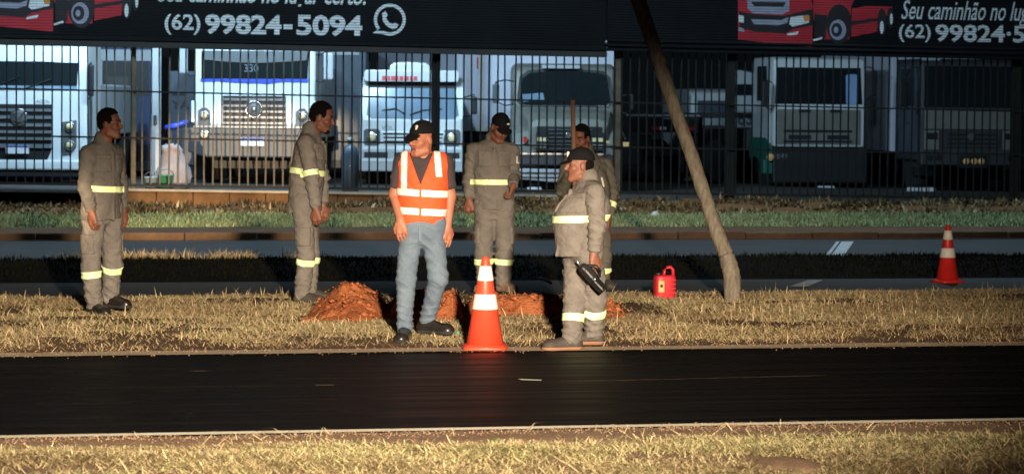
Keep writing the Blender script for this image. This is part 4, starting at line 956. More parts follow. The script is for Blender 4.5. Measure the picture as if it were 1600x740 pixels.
# red soil heaps
CR = []
def heap(name, label, u0, u1, vtop, vbase, depth_w, seed, steep=0.5, chunk=0.05, mat='red_soil', nx=190, ny=110, flat=0.0):
    a, b_ = on_ground(u0, vbase), on_ground(u1, vbase); d = ((a - EYE).dot(FWD) + (b_ - EYE).dot(FWD)) / 2
    c = (a + b_) / 2; hw = (b_ - a).length / 2; H = (vbase - vtop) / (FPX / d)
    root_x = (b_ - a).normalized()
    xs = np.linspace(-1.15, 1.15, nx); ys = np.linspace(-1.1, 1.1, ny)
    X, Yy = np.meshgrid(xs, ys, indexing='ij')
    wob = 0.25 * fbm(X * 1.6 + seed, Yy * 1.6 + seed)
    r = np.sqrt((X + wob) ** 2 * (1 - flat * 0.0) + (Yy + wob * 0.6) ** 2)
    if flat:   # long bank with an abrupt face
        prof = sstep(1.0, 1.0 - steep, np.abs(Yy + wob * 1.2)) * sstep(1.05, 0.7, np.abs(X + 0.3 * wob)) * (0.78 + 0.7 * np.abs(fbm(X * 3 + seed, Yy * 0.8)))
    else:
        prof = np.clip(1.06 - r, 0, 1); prof = np.clip(prof * 1.15, 0, 1); prof = prof * (1 - 0.22 * np.abs(fbm(X * 2.2 + seed, Yy * 2.2 + 5)) * 2)
    gx, gy = X * hw, Yy * depth_w
    nz = fbm(gx * 2.2 + seed, gy * 2.2 + seed, 5) * 0.5 + np.abs(fbm(gx * 5 + seed, gy * 5)) * 0.35
    cell = np.floor(gx * 5 + 1.5 * fbm(gx * 2, gy * 2)) * 13.7 + np.floor(gy * 6 + 1.5 * fbm(gx * 2 + 9, gy * 2)) * 7.3
    blk = (np.sin(cell * 12.9898) * 43758.5453) % 1.0
    Z = H * prof * (0.82 + 0.5 * nz) + chunk * (blk - 0.3) * np.minimum(prof * 2, 1) + (0.04 * fbm(gx * 9, gy * 9) + 0.028 * np.abs(fbm(gx * 24, gy * 24))) * np.minimum(prof * 4, 1)
    Z = Z - 0.05 * np.exp(-(fbm(gx * 2.6 + seed * 2, gy * 2.6, 3) / 0.018) ** 2) * np.minimum(prof * 3, 1)   # cracks
    Z = np.where(prof < 0.01, -0.06, Z)
    ca, sa = root_x.x, root_x.y
    WX = c.x + gx * ca - gy * sa; WY = c.y + depth_w * 0.8 + gx * sa + gy * ca
    WZ = Z + terr(WX, WY)
    V = np.stack([WX - c.x, WY - c.y, WZ - c.z], -1).reshape(-1, 3); I = np.arange(nx * ny).reshape(nx, ny)
    F = np.stack([I[:-1, :-1], I[1:, :-1], I[1:, 1:], I[:-1, 1:]], -1).reshape(-1, 4)
    e = empty(name, c, 0, label, 'soil heap', 'dug out red soil')
    o = link_mesh('mound', npmesh('mound', V, F), mat, e, False)
    CR.append((WX, WY, WZ, prof))
    # loose clods
    for k in range(12):
        q = RNG.integers(0, nx * ny); 
        xx, yy = RNG.uniform(-1.1, 1.1) * hw, -depth_w * RNG.uniform(0.3, 1.25)
        wx, wy = c.x + xx * ca - yy * sa, c.y + depth_w * 0.8 + xx * sa + yy * ca
        i_, j_ = int(np.clip((xx / hw + 1.15) / 2.3 * (nx - 1), 0, nx - 1)), int(np.clip((yy / depth_w + 1.1) / 2.2 * (ny - 1), 0, ny - 1))
        zz = max(float(WZ[i_, j_]), float(terr(wx, wy)))
        s_ = RNG.uniform(0.012, 0.04)
        bb = B(); bmesh.ops.create_icosphere(bb.b, subdivisions=1, radius=s_)
        for v_ in bb.b.verts: v_.co = Vector((v_.co.x * RNG.uniform(.7, 1.3), v_.co.y * RNG.uniform(.7, 1.3), v_.co.z * RNG.uniform(.5, 1.0)))
        oc = bb.obj('clod', mat, e); oc.location = (wx - c.x, wy - c.y, zz - c.z + s_ * 0.25)
    return e
heap('soil_heap', 'rounded red soil mound between the bare headed man and the man in orange', 508, 644, 444, 502, 0.9, 3.3, chunk=0.03)
heap('soil_heap', 'cut red soil bank right behind the jeans of the man in the orange vest', 628, 748, 455, 500, 0.6, 8.1, 0.5, 0.05, flat=1.0)
heap('soil_heap', 'cut red soil bank right of the near traffic cone, below the man looking down', 738, 905, 462, 496, 0.5, 14.4, 0.5, 0.045, flat=1.0)
heap('soil_heap', 'small red soil pile at the right of the man holding a black tool', 936, 992, 466, 499, 0.5, 21.4, chunk=0.04)

def crumbs(name, X, Y, Z, s, mat, parent=None):
    n = len(X); O = np.array([[1, 0, 0], [0, 1, 0], [-1, 0, 0], [0, -1, 0], [0, 0, .8], [0, 0, -.6]])
    V = np.stack([X, Y, Z], -1)[:, None, :] + O[None] * s[:, None, None] * RNG.uniform(0.55, 1.25, (n, 6, 1)) + RNG.normal(0, 0.15, (n, 6, 3)) * s[:, None, None]
    T = np.array([[0, 1, 4], [1, 2, 4], [2, 3, 4], [3, 0, 4], [1, 0, 5], [2, 1, 5], [3, 2, 5], [0, 3, 5]])
    F = (np.arange(n) * 6)[:, None, None] + T[None]
    return tag(link_mesh(name, npmesh(name, V.reshape(-1, 3), F.reshape(-1, 3)), mat), kind='stuff')
_x, _y, _z, _s = [], [], [], []
for WX, WY, WZ, pf in CR:
    w_ = (pf > 0.0) * 0.6 + 0.4 * (pf > -1); idx = np.nonzero(RNG.random(WX.shape) < np.where(pf > 0.01, 0.022, 0.014))
    gz = np.maximum(WZ[idx], terr(WX[idx], WY[idx]))
    _x.append(WX[idx] + RNG.normal(0, .03, len(gz))); _y.append(WY[idx] - np.abs(RNG.normal(0, .05, len(gz)))); _z.append(gz + 0.004); _s.append(np.clip(RNG.lognormal(-4.7, 0.55, len(gz)), 0.005, 0.04))
crumbs('soil_crumbs', np.concatenate(_x), np.concatenate(_y), np.concatenate(_z), np.concatenate(_s), 'red_soil')
def edge_grit(name, n, yc, sd, mat, smax=0.014):
    X = RNG.uniform(PY(-60, 400, yc).x - 1, PY(1660, 400, yc).x + 1, n); Y = yc + RNG.normal(0, sd, n) + 0.25 * fbm(X * 2, X * 0 + yc)
    crumbs(name, X, Y, terr(X, Y) + 0.006, RNG.uniform(0.003, smax, n), mat)
edge_grit('gravel', 1800, Y_LINE1 + 0.12, 0.14, 'dusty_verge', 0.011); edge_grit('gravel', 2600, Y_LINE0 - 0.14, 0.10, 'dusty_verge', 0.009)

# sticks, litter, weed
def stick(px, r, mat, label, cat='stick', name='stick', d=None, lift=0.03):
    P = []
    for u, v in px:
        g = on_ground(u, v); P.append(Vector((g.x, g.y, g.z + lift)))
    o = B().tube(P, r, 6).obj(name, mat, None, True); return tag(o, label, cat)
stick([(1340, 460), (1380, 459), (1412, 460)], 0.012, 'wood_stick', 'thin dark twig lying in the dry grass left of the far traffic cone')
o = stick([(843, 452), (852, 456), (861, 461)], 0.014, 'straw_stick' if 'straw_stick' in MATS else 'sole_tan', 'pale splinter of wood sticking out of the soil by the cone', lift=0.12)
p = on_ground(1024, 341)
b = B(); bmesh.ops.create_icosphere(b.b, subdivisions=2, radius=0.07)
for v_ in b.b.verts: v_.co *= RNG.uniform(0.7, 1.2)
o = b.obj('crumpled_litter', 'litter_white'); o.location = (p.x, p.y, p.z + 0.05); tag(o, 'crumpled white litter on the soil bank left of the leaning pole', 'litter')
p = on_ground(713, 524)
o = B().lathe([(0.008, 0), (0.013, 0.006), (0.012, 0.018), (0.005, 0.024)], 10, 'x').obj('bottle_cap', 'bottle_green', None, True); o.location = (p.x, p.y, p.z + 0.02)
tag(o, 'tiny green plastic cap lying in the dry grass near the black shoe', 'cap')
p = on_ground(1230, 728)
b = B(); bmesh.ops.create_icosphere(b.b, subdivisions=4, radius=1.0)
for v_ in b.b.verts:
    k = 1 + 0.25 * (float(vnoise(np.array(v_.co.x * 1.5 + 5), np.array(v_.co.y * 1.5 + 7))) - 0.5); v_.co = Vector((v_.co.x * 0.17 * k, v_.co.y * 0.30 * k, v_.co.z * 0.045))
o = b.obj('stone', 'dusty_verge', None, True); o.location = (p.x, p.y, p.z - 0.004); tag(o, 'flat dusty stone half sunk in the straw of the near verge', 'stone')
p = on_ground(774, 693)
wd = empty('weed', p, 0, 'small green weed sprouting at the near white road line', 'weed')
for k in range(14):
    a = RNG.uniform(0, 2 * pi); l = RNG.uniform(0.04, 0.10); le = RNG.uniform(0.3, 1.2); dr_ = Vector((cos(a), sin(a), 0)); pr = Vector((-sin(a), cos(a), 0))
    q = [dr_ * (l * s_ * sin(le)) + Vector((0, 0, l * s_ * cos(le) - 0.03 * s_ * s_)) for s_ in (0, 0.4, 0.75, 1)]
    pyobj('leaf', [q[0] + pr * .002, q[0] - pr * .002, q[1] - pr * .009, q[1] + pr * .009, q[2] - pr * .007, q[2] + pr * .007, q[3]], [(0, 1, 2, 3), (3, 2, 4, 5), (5, 4, 6)], 'weed_green', wd)

# ------------------------------------------------------------------ grass
def blades(name, X, Y, h, wd_, lean, az, tint, mat, parent=None, kind='stuff', label=None, cat=None, z=None):
    n = len(X); Z = terr(X, Y) if z is None else z
    P = np.stack([X, Y, Z - 0.005], -1); D = np.stack([np.cos(az), np.sin(az), 0 * az], -1)
    a2 = az + RNG.uniform(0.6, 2.2, n); Wv = np.stack([np.cos(a2), np.sin(a2), 0 * az], -1) * wd_[:, None] * 0.5
    l1 = lean * 0.7; up = np.array([0, 0, 1.0])
    Mi = P + D * (h * 0.5 * np.sin(l1))[:, None] + up * (h * 0.5 * np.cos(l1))[:, None]
    T = Mi + D * (h * 0.5 * np.sin(np.minimum(lean * 1.25, 1.62)))[:, None] + up * (h * 0.5 * np.cos(np.minimum(lean * 1.25, 1.62)))[:, None]
    V = np.stack([P - Wv, P + Wv, Mi + Wv * 0.85, Mi - Wv * 0.85, T], 1).reshape(-1, 3)
    b = np.arange(n) * 5
    F = np.concatenate([np.stack([b, b + 1, b + 2], -1), np.stack([b, b + 2, b + 3], -1), np.stack([b + 3, b + 2, b + 4], -1)])
    me = npmesh(name, V, F); at = me.attributes.new('tint', 'FLOAT', 'POINT'); at.data.foreach_set('value', np.repeat(tint, 5).astype(np.float32))
    return tag(link_mesh(name, me, mat), label, cat, None, kind)
def scatter(n, x0, x1, y0, y1, dens):
    X = RNG.uniform(x0, x1, n); Y = RNG.uniform(y0, y1, n); k = RNG.random(n) < dens(X, Y); return X[k], Y[k]
def xr(u, y): return PY(u, 400, y).x
heaps = [(o.location.x, o.location.y) for o in bpy.data.objects if o.name.startswith('soil_heap')]
# middle verge, mown dry grass
y0, y1 = Y_LINE1 + 0.22, Y_VB - 0.05
def dens_mid(X, Y):
    c = 0.50 + 2.3 * fbm(X * 1.1, Y * 1.1) + 1.5 * fbm(X * 3.6, Y * 3.6)
    edge = sstep(y0 - 0.02, y0 + 0.6, Y + 0.35 * fbm(X * 3, X * 0 + 2))
    bx0, bx1 = xr(515, 27), xr(985, 27)   # trodden soil by the heaps
    tr = ((X > bx0) & (X < bx1) & (Y > YL(505)))
    return np.clip(c, 0.07, 1) * (0.08 + 0.88 * edge) * np.where(tr, 0.12, 1)
X, Y = scatter(440000, xr(-60, y0) - 1.0, xr(1660, y1) + 1.0, y0, y1, dens_mid); n = len(X)
tall = sstep(0.0, 0.35, fbm(X * 0.9 + 40, Y * 0.9))
h = RNG.uniform(0.03, 0.15, n) ; lean = np.clip(RNG.normal(1.42, 0.14, n), 0.1, 1.57)
k = RNG.random(n) < 0.03 * (0.15 + tall) ; lean[k] = RNG.uniform(0.1, 1.0, k.sum()); h[k] = RNG.uniform(0.05, 0.15, k.sum())
h = np.where((X > xr(500, 27)) & (X < xr(990, 27)), np.minimum(h, 0.14), h)
patch = 0.5 * fbm(X * 0.8 + 9, Y * 0.8 + 4)
blades('dry_grass', X, Y, h, RNG.uniform(0.003, 0.0062, n), lean, RNG.uniform(0, 2 * pi, n), np.clip(RNG.normal(0.45, 0.2, n) + patch, 0, 1), 'straw')
# near verge, loose mown straw
y0n, y1n = YL(790), Y_LINE0 - 0.12
def dens_near(X, Y):
    c = 0.42 + 2.2 * fbm(X * 1.8 + 7, Y * 1.8) + 1.2 * fbm(X * 6, Y * 6)
    e = sstep(Y_VERGE0 - 0.02, Y_VERGE0 - 0.36, Y + 0.35 * fbm(X * 2.2, X * 0 + 5))
    st = np.hypot((X - o_st.x) / 0.19, (Y - o_st.y) / 0.3) > 1
    return np.clip(c, 0.06, 1) * np.clip(e, 0.035, 1) * st
o_st = bpy.data.objects['stone'].location
X, Y = scatter(280000, xr(-40, y0n) - 1.2, xr(1640, y1n) + 1.2, y0n, y1n, dens_near); n = len(X)
h = RNG.uniform(0.04, 0.18, n); lean = np.clip(RNG.normal(1.525, 0.05, n), 0.1, 1.57); k = RNG.random(n) < 0.012; lean[k] = RNG.uniform(0.3, 1.2, k.sum()); h[k] = RNG.uniform(0.03, 0.09, k.sum())
patch = 0.7 * fbm(X * 1.3 + 3, Y * 1.3 + 8) + 0.06
blades('mown_straw', X, Y, h, RNG.uniform(0.0025, 0.006, n), lean, RNG.uniform(0, 2 * pi, n), np.clip(RNG.normal(0.48, 0.26, n) + patch, 0, 1), 'straw_green')
# a few long loose stalks
m_ = 60; X = RNG.uniform(xr(0, 16.4), xr(1600, 16.4), m_); Y = RNG.uniform(y0n + 0.2, y1n - 0.05, m_)
blades('loose_straw', X, Y, RNG.uniform(0.15, 0.32, m_), np.full(m_, 0.006), np.clip(RNG.normal(1.5, 0.06, m_), 1.2, 1.57), RNG.uniform(0, 2 * pi, m_), RNG.uniform(0.3, 0.8, m_), 'straw')
# median, dark low growth with pale tufts on its far edge
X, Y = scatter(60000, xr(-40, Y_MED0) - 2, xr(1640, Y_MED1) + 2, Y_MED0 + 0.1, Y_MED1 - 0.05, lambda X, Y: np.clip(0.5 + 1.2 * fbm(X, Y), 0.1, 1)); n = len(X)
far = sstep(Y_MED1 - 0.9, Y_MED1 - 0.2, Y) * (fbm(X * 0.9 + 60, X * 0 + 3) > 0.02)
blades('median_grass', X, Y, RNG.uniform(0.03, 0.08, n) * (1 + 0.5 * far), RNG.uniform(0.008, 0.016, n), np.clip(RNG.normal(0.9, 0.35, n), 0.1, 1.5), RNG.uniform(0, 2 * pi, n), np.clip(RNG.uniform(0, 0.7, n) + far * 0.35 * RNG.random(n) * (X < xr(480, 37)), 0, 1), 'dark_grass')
m_ = 5200; X = RNG.uniform(xr(60, Y_MED1), xr(452, Y_MED1), m_); Y = Y_MED1 - 0.05 - np.abs(RNG.normal(0, 0.22, m_)); k = RNG.random(m_) < np.clip(0.25 + 3.2 * fbm(X * 0.9 + 60, X * 0 + 3), 0.0, 1); X, Y = X[k], Y[k]; n = len(X)
blades('dry_tufts', X, Y, RNG.uniform(0.06, 0.17, n), RNG.uniform(0.008, 0.014, n), np.clip(RNG.normal(0.9, 0.35, n), 0.1, 1.5), RNG.uniform(0, 2 * pi, n), RNG.uniform(0.1, 0.6, n), 'straw')
# green strip
X, Y = scatter(170000, xr(-40, Y_GUT) - 2, xr(1640, Y_GRN) + 2, Y_GUT + 0.05, Y_GRN + 0.25, lambda X, Y: np.clip(0.75 + 1.2 * fbm(X * 0.9, Y * 0.9), 0.15, 1) * sstep(Y_GUT - 0.6, Y_GUT + 0.2, Y + 1.0 * fbm(X, X * 0)) * (1 - 0.85 * sstep(Y_GRN - 1.0, Y_GRN + .2, Y + 1.0 * fbm(X * .7, X * 0 + 8)))); n = len(X)
blades('lawn_grass', X, Y, RNG.uniform(0.05, 0.12, n), RNG.uniform(0.012, 0.024, n), np.clip(RNG.normal(0.8, 0.4, n), 0.05, 1.5), RNG.uniform(0, 2 * pi, n), np.clip(RNG.normal(0.5, 0.25, n) + 0.6 * fbm(X * .5, Y * .5), 0, 1), 'lawn')
# leaf litter and dry weeds on the bank
X, Y = scatter(70000, xr(-40, Y_GRN) - 2, xr(1640, YF) + 2, Y_GRN - 0.1, YF - 0.22, lambda X, Y: np.clip(0.25 + 2.2 * fbm(X * 0.8 + 20, Y * 1.2), 0.0, 1)); n = len(X)
blades('leaf_litter', X, Y, RNG.uniform(0.05, 0.16, n), RNG.uniform(0.02, 0.055, n), np.clip(RNG.normal(1.0, 0.4, n), 0.05, 1.5), RNG.uniform(0, 2 * pi, n), np.clip(RNG.normal(0.42, 0.27, n) + 0.7 * fbm(X * 1.5, Y * 1.5), 0, 1), 'litter_leaf')
# ------------------------------------------------------------------ people: signed distance bodies
class SDF:
    def __init__(s, lo, hi, h, zs=None):
        s.ax = [np.arange(lo[i], hi[i] + h, h, dtype=np.float32) for i in range(3)]
        if zs is not None: s.ax[2] = np.asarray(zs, np.float32)
        s.D = np.full([len(a) for a in s.ax], 0.3, np.float32)
    def sl(s, lo, hi):
        return tuple(slice(max(0, int(np.searchsorted(s.ax[i], lo[i])) - 1), int(np.searchsorted(s.ax[i], hi[i])) + 1) for i in range(3))
    def grid(s, q): return s.ax[0][q[0]][:, None, None], s.ax[1][q[1]][None, :, None], s.ax[2][q[2]][None, None, :]
    def put(s, q, d, k, mode):
        D = s.D[q]
        if mode == 'u':
            D[:] = np.minimum(D, d) - (np.maximum(k - np.abs(D - d), 0) ** 2 / (4 * k) if k > 0 else 0)
        else:
            e = -d; D[:] = np.maximum(D, e) + (np.maximum(k - np.abs(D - e), 0) ** 2 / (4 * k) if k > 0 else 0)
    def cone(s, a, b, ra, rb, k=0.02, fl=None, ff=1.0, mode='u'):
        """tapered capsule; fl, ff: thinner by ff along direction fl"""
        a = np.array(a, float); b = np.array(b, float); m = max(ra, rb) + 0.05
        q = s.sl(np.minimum(a, b) - m, np.maximum(a, b) + m); X, Y, Z = s.grid(q)
        px, py, pz = X - a[0], Y - a[1], Z - a[2]; ba = b - a
        if fl is not None:
            n = np.array(fl, float); n /= np.linalg.norm(n); t = (px * n[0] + py * n[1] + pz * n[2]) * (ff - 1)
            px, py, pz = px + t * n[0], py + t * n[1], pz + t * n[2]; ba = ba + n * (ba @ n) * (ff - 1)
        L = max(ba @ ba, 1e-9); t = np.clip((px * ba[0] + py * ba[1] + pz * ba[2]) / L, 0, 1)
        d = np.sqrt((px - t * ba[0]) ** 2 + (py - t * ba[1]) ** 2 + (pz - t * ba[2]) ** 2) - (ra + (rb - ra) * t)
        if ff > 1: d = d * (2 / (1 + ff))
        s.put(q, d.astype(np.float32), k, mode)
    def ell(s, c, R, r, k=0.02, mode='u', extra=None):
        """ellipsoid, rows of R are its axes; extra(px,py,pz in axes) -> distance intersected"""
        c = np.array(c, float); m = max(r) + 0.05; q = s.sl(c - m, c + m); X, Y, Z = s.grid(q)
        p = [(X - c[0]) * R[i][0] + (Y - c[1]) * R[i][1] + (Z - c[2]) * R[i][2] for i in range(3)]
        k0 = np.sqrt((p[0] / r[0]) ** 2 + (p[1] / r[1]) ** 2 + (p[2] / r[2]) ** 2)
        k1 = np.sqrt((p[0] / r[0] ** 2) ** 2 + (p[1] / r[1] ** 2) ** 2 + (p[2] / r[2] ** 2) ** 2) + 1e-6
        d = k0 * (k0 - 1) / k1
        if extra is not None: d = np.maximum(d, extra(*p))
        s.put(q, d.astype(np.float32), k, mode)
    def clip(s, fn):
        X, Y, Z = s.grid((slice(None),) * 3); s.D = np.maximum(s.D, (fn(X, Y, Z) + 0 * s.D).astype(np.float32))
    def wrinkle(s, amp, seed, dirs=((14, 6, 30), (22, -14, 18), (-9, 20, 40), (30, 24, -22)), zamp=None, creases=()):
        r = np.random.default_rng(seed); I = np.nonzero(np.abs(s.D) < 0.05)
        x, y, z = s.ax[0][I[0]], s.ax[1][I[1]], s.ax[2][I[2]]; n = 0
        wx = 0.03 * np.sin(9 * z + r.uniform(0, 6)) + 0.02 * np.sin(21 * x + 13 * z + r.uniform(0, 6))
        for k, d in enumerate(dirs):
            q = np.array(d) * r.uniform(0.8, 1.25, 3)
            v = np.sin(q[0] * (x + wx) + q[1] * y + q[2] * (z + wx) + r.uniform(0, 6))
            n = n + (1 - np.abs(v)) * (0.7 ** k)
        a = amp if zamp is None else amp * zamp(z)
        lowf = 0.55 + 0.9 * (0.5 + 0.5 * np.sin(6 * z + 5 * x + r.uniform(0, 6)) * np.sin(9 * x - 7 * y + 4 * z + r.uniform(0, 6)))
        out = (n / 2.2 - 0.45) * a * lowf
        for (c, rad, fr, am) in creases:
            w = np.exp(-((x - c[0]) ** 2 + (y - c[1]) ** 2 + (z - c[2]) ** 2) / rad ** 2)
            ph = fr * (z - c[2]) + 14 * (x - c[0]) + 2.2 * np.sin(11 * (x - c[0]) + 7 * y + r.uniform(0, 6))
            out = out + am * w * ((1 - np.abs(np.sin(ph))) ** 1.5 - 0.3)
        s.D[I] -= out.astype(np.float32)
    def sub(s, lo, hi):
        o = SDF.__new__(SDF); q = s.sl(lo, hi); o.ax = [s.ax[i][q[i]] for i in range(3)]; o.D = s.D[q].copy(); return o
    def copy(s):
        o = SDF.__new__(SDF); o.ax = s.ax; o.D = s.D.copy(); return o
    def mesh(s, name):
        """surface nets"""
        D = s.D; ins = D < 0; nx, ny, nz = D.shape
        cnt = np.zeros((nx - 1, ny - 1, nz - 1), np.int8)
        for i in (0, 1):
            for j in (0, 1):
                for k in (0, 1): cnt += ins[i:nx - 1 + i, j:ny - 1 + j, k:nz - 1 + k]
        act = (cnt > 0) & (cnt < 8); I, J, K = np.nonzero(act); n = len(I)
        S = np.zeros((n, 3), np.float32); C = np.zeros(n, np.float32)
        cor = {(i, j, k): D[I + i, J + j, K + k] for i in (0, 1) for j in (0, 1) for k in (0, 1)}
        for ax in range(3):
            o1, o2 = [a for a in range(3) if a != ax]
            for p in (0, 1):
                for q in (0, 1):
                    c0 = [0, 0, 0]; c0[o1] = p; c0[o2] = q; c1 = list(c0); c1[ax] = 1
                    a, b = cor[tuple(c0)], cor[tuple(c1)]; m = (a < 0) != (b < 0)
                    t = np.where(m, a / np.where(m, a - b, 1), 0)
                    S[:, ax] += np.where(m, t, 0); S[:, o1] += np.where(m, p, 0); S[:, o2] += np.where(m, q, 0); C += m
        S /= C[:, None]; V = np.empty((n, 3), np.float32)
        for a, ix in enumerate((I, J, K)):
            A = s.ax[a]; V[:, a] = A[ix] + S[:, a] * (A[np.minimum(ix + 1, len(A) - 1)] - A[ix])
        idm = np.full(act.shape, -1, np.int32); idm[I, J, K] = np.arange(n); Fs = []
        for ax in range(3):
            o1, o2 = [a for a in range(3) if a != ax]
            s0 = [slice(None)] * 3; s1 = [slice(None)] * 3; s0[ax] = slice(0, -1); s1[ax] = slice(1, None)
            A, Bm = ins[tuple(s0)], ins[tuple(s1)]; E = A != Bm
            e = np.stack(np.nonzero(E), -1); ok = np.ones(len(e), bool)
            for o in (o1, o2): ok &= (e[:, o] > 0) & (e[:, o] < D.shape[o] - 1)
            e = e[ok]; sg = A[e[:, 0], e[:, 1], e[:, 2]]
            def g(d1, d2):
                f = e.copy(); f[:, o1] += d1; f[:, o2] += d2; return idm[f[:, 0], f[:, 1], f[:, 2]]
            q = np.stack([g(-1, -1), g(0, -1), g(0, 0), g(-1, 0)], -1)
            if ax == 1: sg = ~sg
            q[~sg] = q[~sg][:, ::-1]; Fs.append(q)
        F = np.concatenate(Fs); F = F[(F >= 0).all(1)]
        return npmesh(name, V, F)
    def obj(s, name, mat, parent):
        return link_mesh(name, s.mesh(name), mat, parent, True)

nrm = lambda v: np.array(v, float) / np.linalg.norm(v)
def hand(S, wr, d, pn, curl=0.5, side=1, sc=1.0, splay=0.12, thumb_in=0.5):
    """palm and five fingers; d: finger direction, pn: palm normal, side: which way the thumb lies"""
    d = nrm(d); pn = nrm(pn - d * (np.dot(pn, d))); sd = np.cross(d, pn) * side
    P = wr + d * 0.05 * sc
    S.cone(wr, wr + d * 0.03 * sc, 0.027 * sc, 0.033 * sc, 0.02, pn, 1.5)
    S.cone(wr + d * 0.03 * sc + sd * 0.012 * sc, wr + d * 0.082 * sc + sd * 0.02 * sc, 0.026 * sc, 0.022 * sc, 0.012, pn, 1.6)
    S.cone(wr + d * 0.03 * sc - sd * 0.012 * sc, wr + d * 0.078 * sc - sd * 0.022 * sc, 0.026 * sc, 0.022 * sc, 0.012, pn, 1.6)
    for k, (o, l) in enumerate(((0.033, 0.072), (0.012, 0.082), (-0.010, 0.076), (-0.031, 0.058))):
        b = wr + d * (0.085 - 0.003 * abs(k - 1)) * sc + sd * o * sc
        a = 0.0; p = b; dirk = nrm(d + sd * (o * splay * 12))
        for j, f in enumerate((0.45, 0.32, 0.23)):
            a += curl * (0.7, 0.9, 0.7)[j] * (1 + 0.12 * k); q = p + (dirk * cos(a) + pn * sin(a)) * l * f * sc
            S.cone(p, q, (0.0098, 0.0088, 0.0078)[j] * sc, (0.0088, 0.0078, 0.0068)[j] * sc, 0.004); p = q
    t0 = wr + d * 0.028 * sc + sd * 0.028 * sc; t1 = t0 + (d * 0.7 + sd * 0.6 + pn * thumb_in * 0.5) * 0.042 * sc; t2 = t1 + nrm(d * 0.9 + sd * 0.1 + pn * thumb_in) * 0.034 * sc
    S.cone(t0, t1, 0.016 * sc, 0.0115 * sc, 0.01); S.cone(t1, t2, 0.0112 * sc, 0.0085 * sc, 0.004)

def head(S, c, R, sc=1.0, jaw=1.0):
    l, f, u = R; P = lambda a, b, d: c + (l * a + f * b + u * d) * sc
    S.ell(P(0, -0.012, 0.03), R, (0.074 * sc, 0.097 * sc, 0.096 * sc), 0.02)
    S.ell(P(0, 0.025, -0.045), R, (0.056 * sc * jaw, 0.066 * sc, 0.068 * sc), 0.03)
    S.cone(P(-0.012, 0.078, -0.098), P(0.012, 0.078, -0.098), 0.019 * sc, 0.019 * sc, 0.025)
    for x in (-1, 1):
        S.cone(P(0.045 * x, 0.058, -0.018), P(0.03 * x, 0.07, -0.03), 0.025 * sc, 0.022 * sc, 0.025)
        S.cone(P(0.012 * x, 0.084, 0.031), P(0.047 * x, 0.069, 0.03), 0.012 * sc, 0.011 * sc, 0.014)
        S.cone(P(0.055 * x, 0.01, -0.08), P(0.02 * x, 0.07, -0.1), 0.02 * sc, 0.018 * sc, 0.025)
        S.ell(P(0.033 * x, 0.092, 0.008), R, (0.017 * sc, 0.014 * sc, 0.010 * sc), 0.012, 's')
        S.ell(P(0.032 * x, 0.074, 0.008), R, (0.013 * sc, 0.012 * sc, 0.010 * sc), 0.003)
        S.ell(P(0.078 * x, -0.008, -0.006), R, (0.010 * sc, 0.021 * sc, 0.034 * sc), 0.006)
    S.cone(P(0, 0.088, 0.02), P(0, 0.112, -0.02), 0.008 * sc, 0.0125 * sc, 0.012)
    for x in (-1, 1): S.cone(P(0.004 * x, 0.1, -0.026), P(0.013 * x, 0.096, -0.026), 0.009 * sc, 0.008 * sc, 0.006)
    S.cone(P(-0.02, 0.082, -0.054), P(0.02, 0.082, -0.054), 0.0085 * sc, 0.0085 * sc, 0.006)
    S.cone(P(-0.018, 0.082, -0.068), P(0.018, 0.082, -0.068), 0.009 * sc, 0.009 * sc, 0.006)
    S.cone(P(-0.022, 0.0945, -0.061), P(0.022, 0.0945, -0.061), 0.0022 * sc, 0.0022 * sc, 0.003, mode='s')

def hat_of(e, c, R, sc, tilt, name='cap', logo=None):
    """baseball cap: crown and brim, worn on the skull"""
    l, f, u = R; P = lambda a, b, d: c + (l * a + f * b + u * d) * sc
    S = SDF(c - 0.30, c + 0.30, 0.006)
    S.ell(P(0, -0.012, 0.038), R, (0.086 * sc, 0.108 * sc, 0.104 * sc), 0.0, extra=lambda a, b, d: (0.004 * sc + 0.06 * b - d))
    f2 = nrm(f * cos(tilt) - u * sin(tilt)); u2 = np.cross(l, f2); u2 = u2 if np.dot(u2, u) > 0 else -u2; R2 = np.array([l, f2, u2])
    S.ell(P(0, 0.080, 0.036) + f2 * 0.012 * sc, R2, (0.076 * sc, 0.066 * sc, 0.0095 * sc), 0.008, extra=lambda a, b, d: 0.0 * d - 0.02 - b)
    o = S.obj(name, 'cap_black', e)
    S2 = SDF(P(0, 0, 0.142) - 0.02, P(0, 0, 0.142) + 0.02, 0.003); S2.ell(P(0, -0.012, 0.143), R, (0.009 * sc, 0.009 * sc, 0.006 * sc), 0.0); S2.obj('cap_button', 'cap_black', o)
    if logo:
        (a, d, sx, sz) = logo; b = 0.108 * sqrt(max(0.05, 1 - (a / 0.086) ** 2 - ((d - 0.038) / 0.104) ** 2)) - 0.012
        p = P(a, b, d); S3 = SDF(p - 0.04, p + 0.04, 0.003)
        S3.cone(p - u * sz * 0.6 - l * sx, p + u * sz + l * sx * 0.2, 0.007, 0.011, 0.004); S3.cone(p + u * sz, p + u * sz - l * sx * 1.2, 0.006, 0.005, 0.004)
        S3.obj('cap_emblem', 'logo_white', o)
    return o
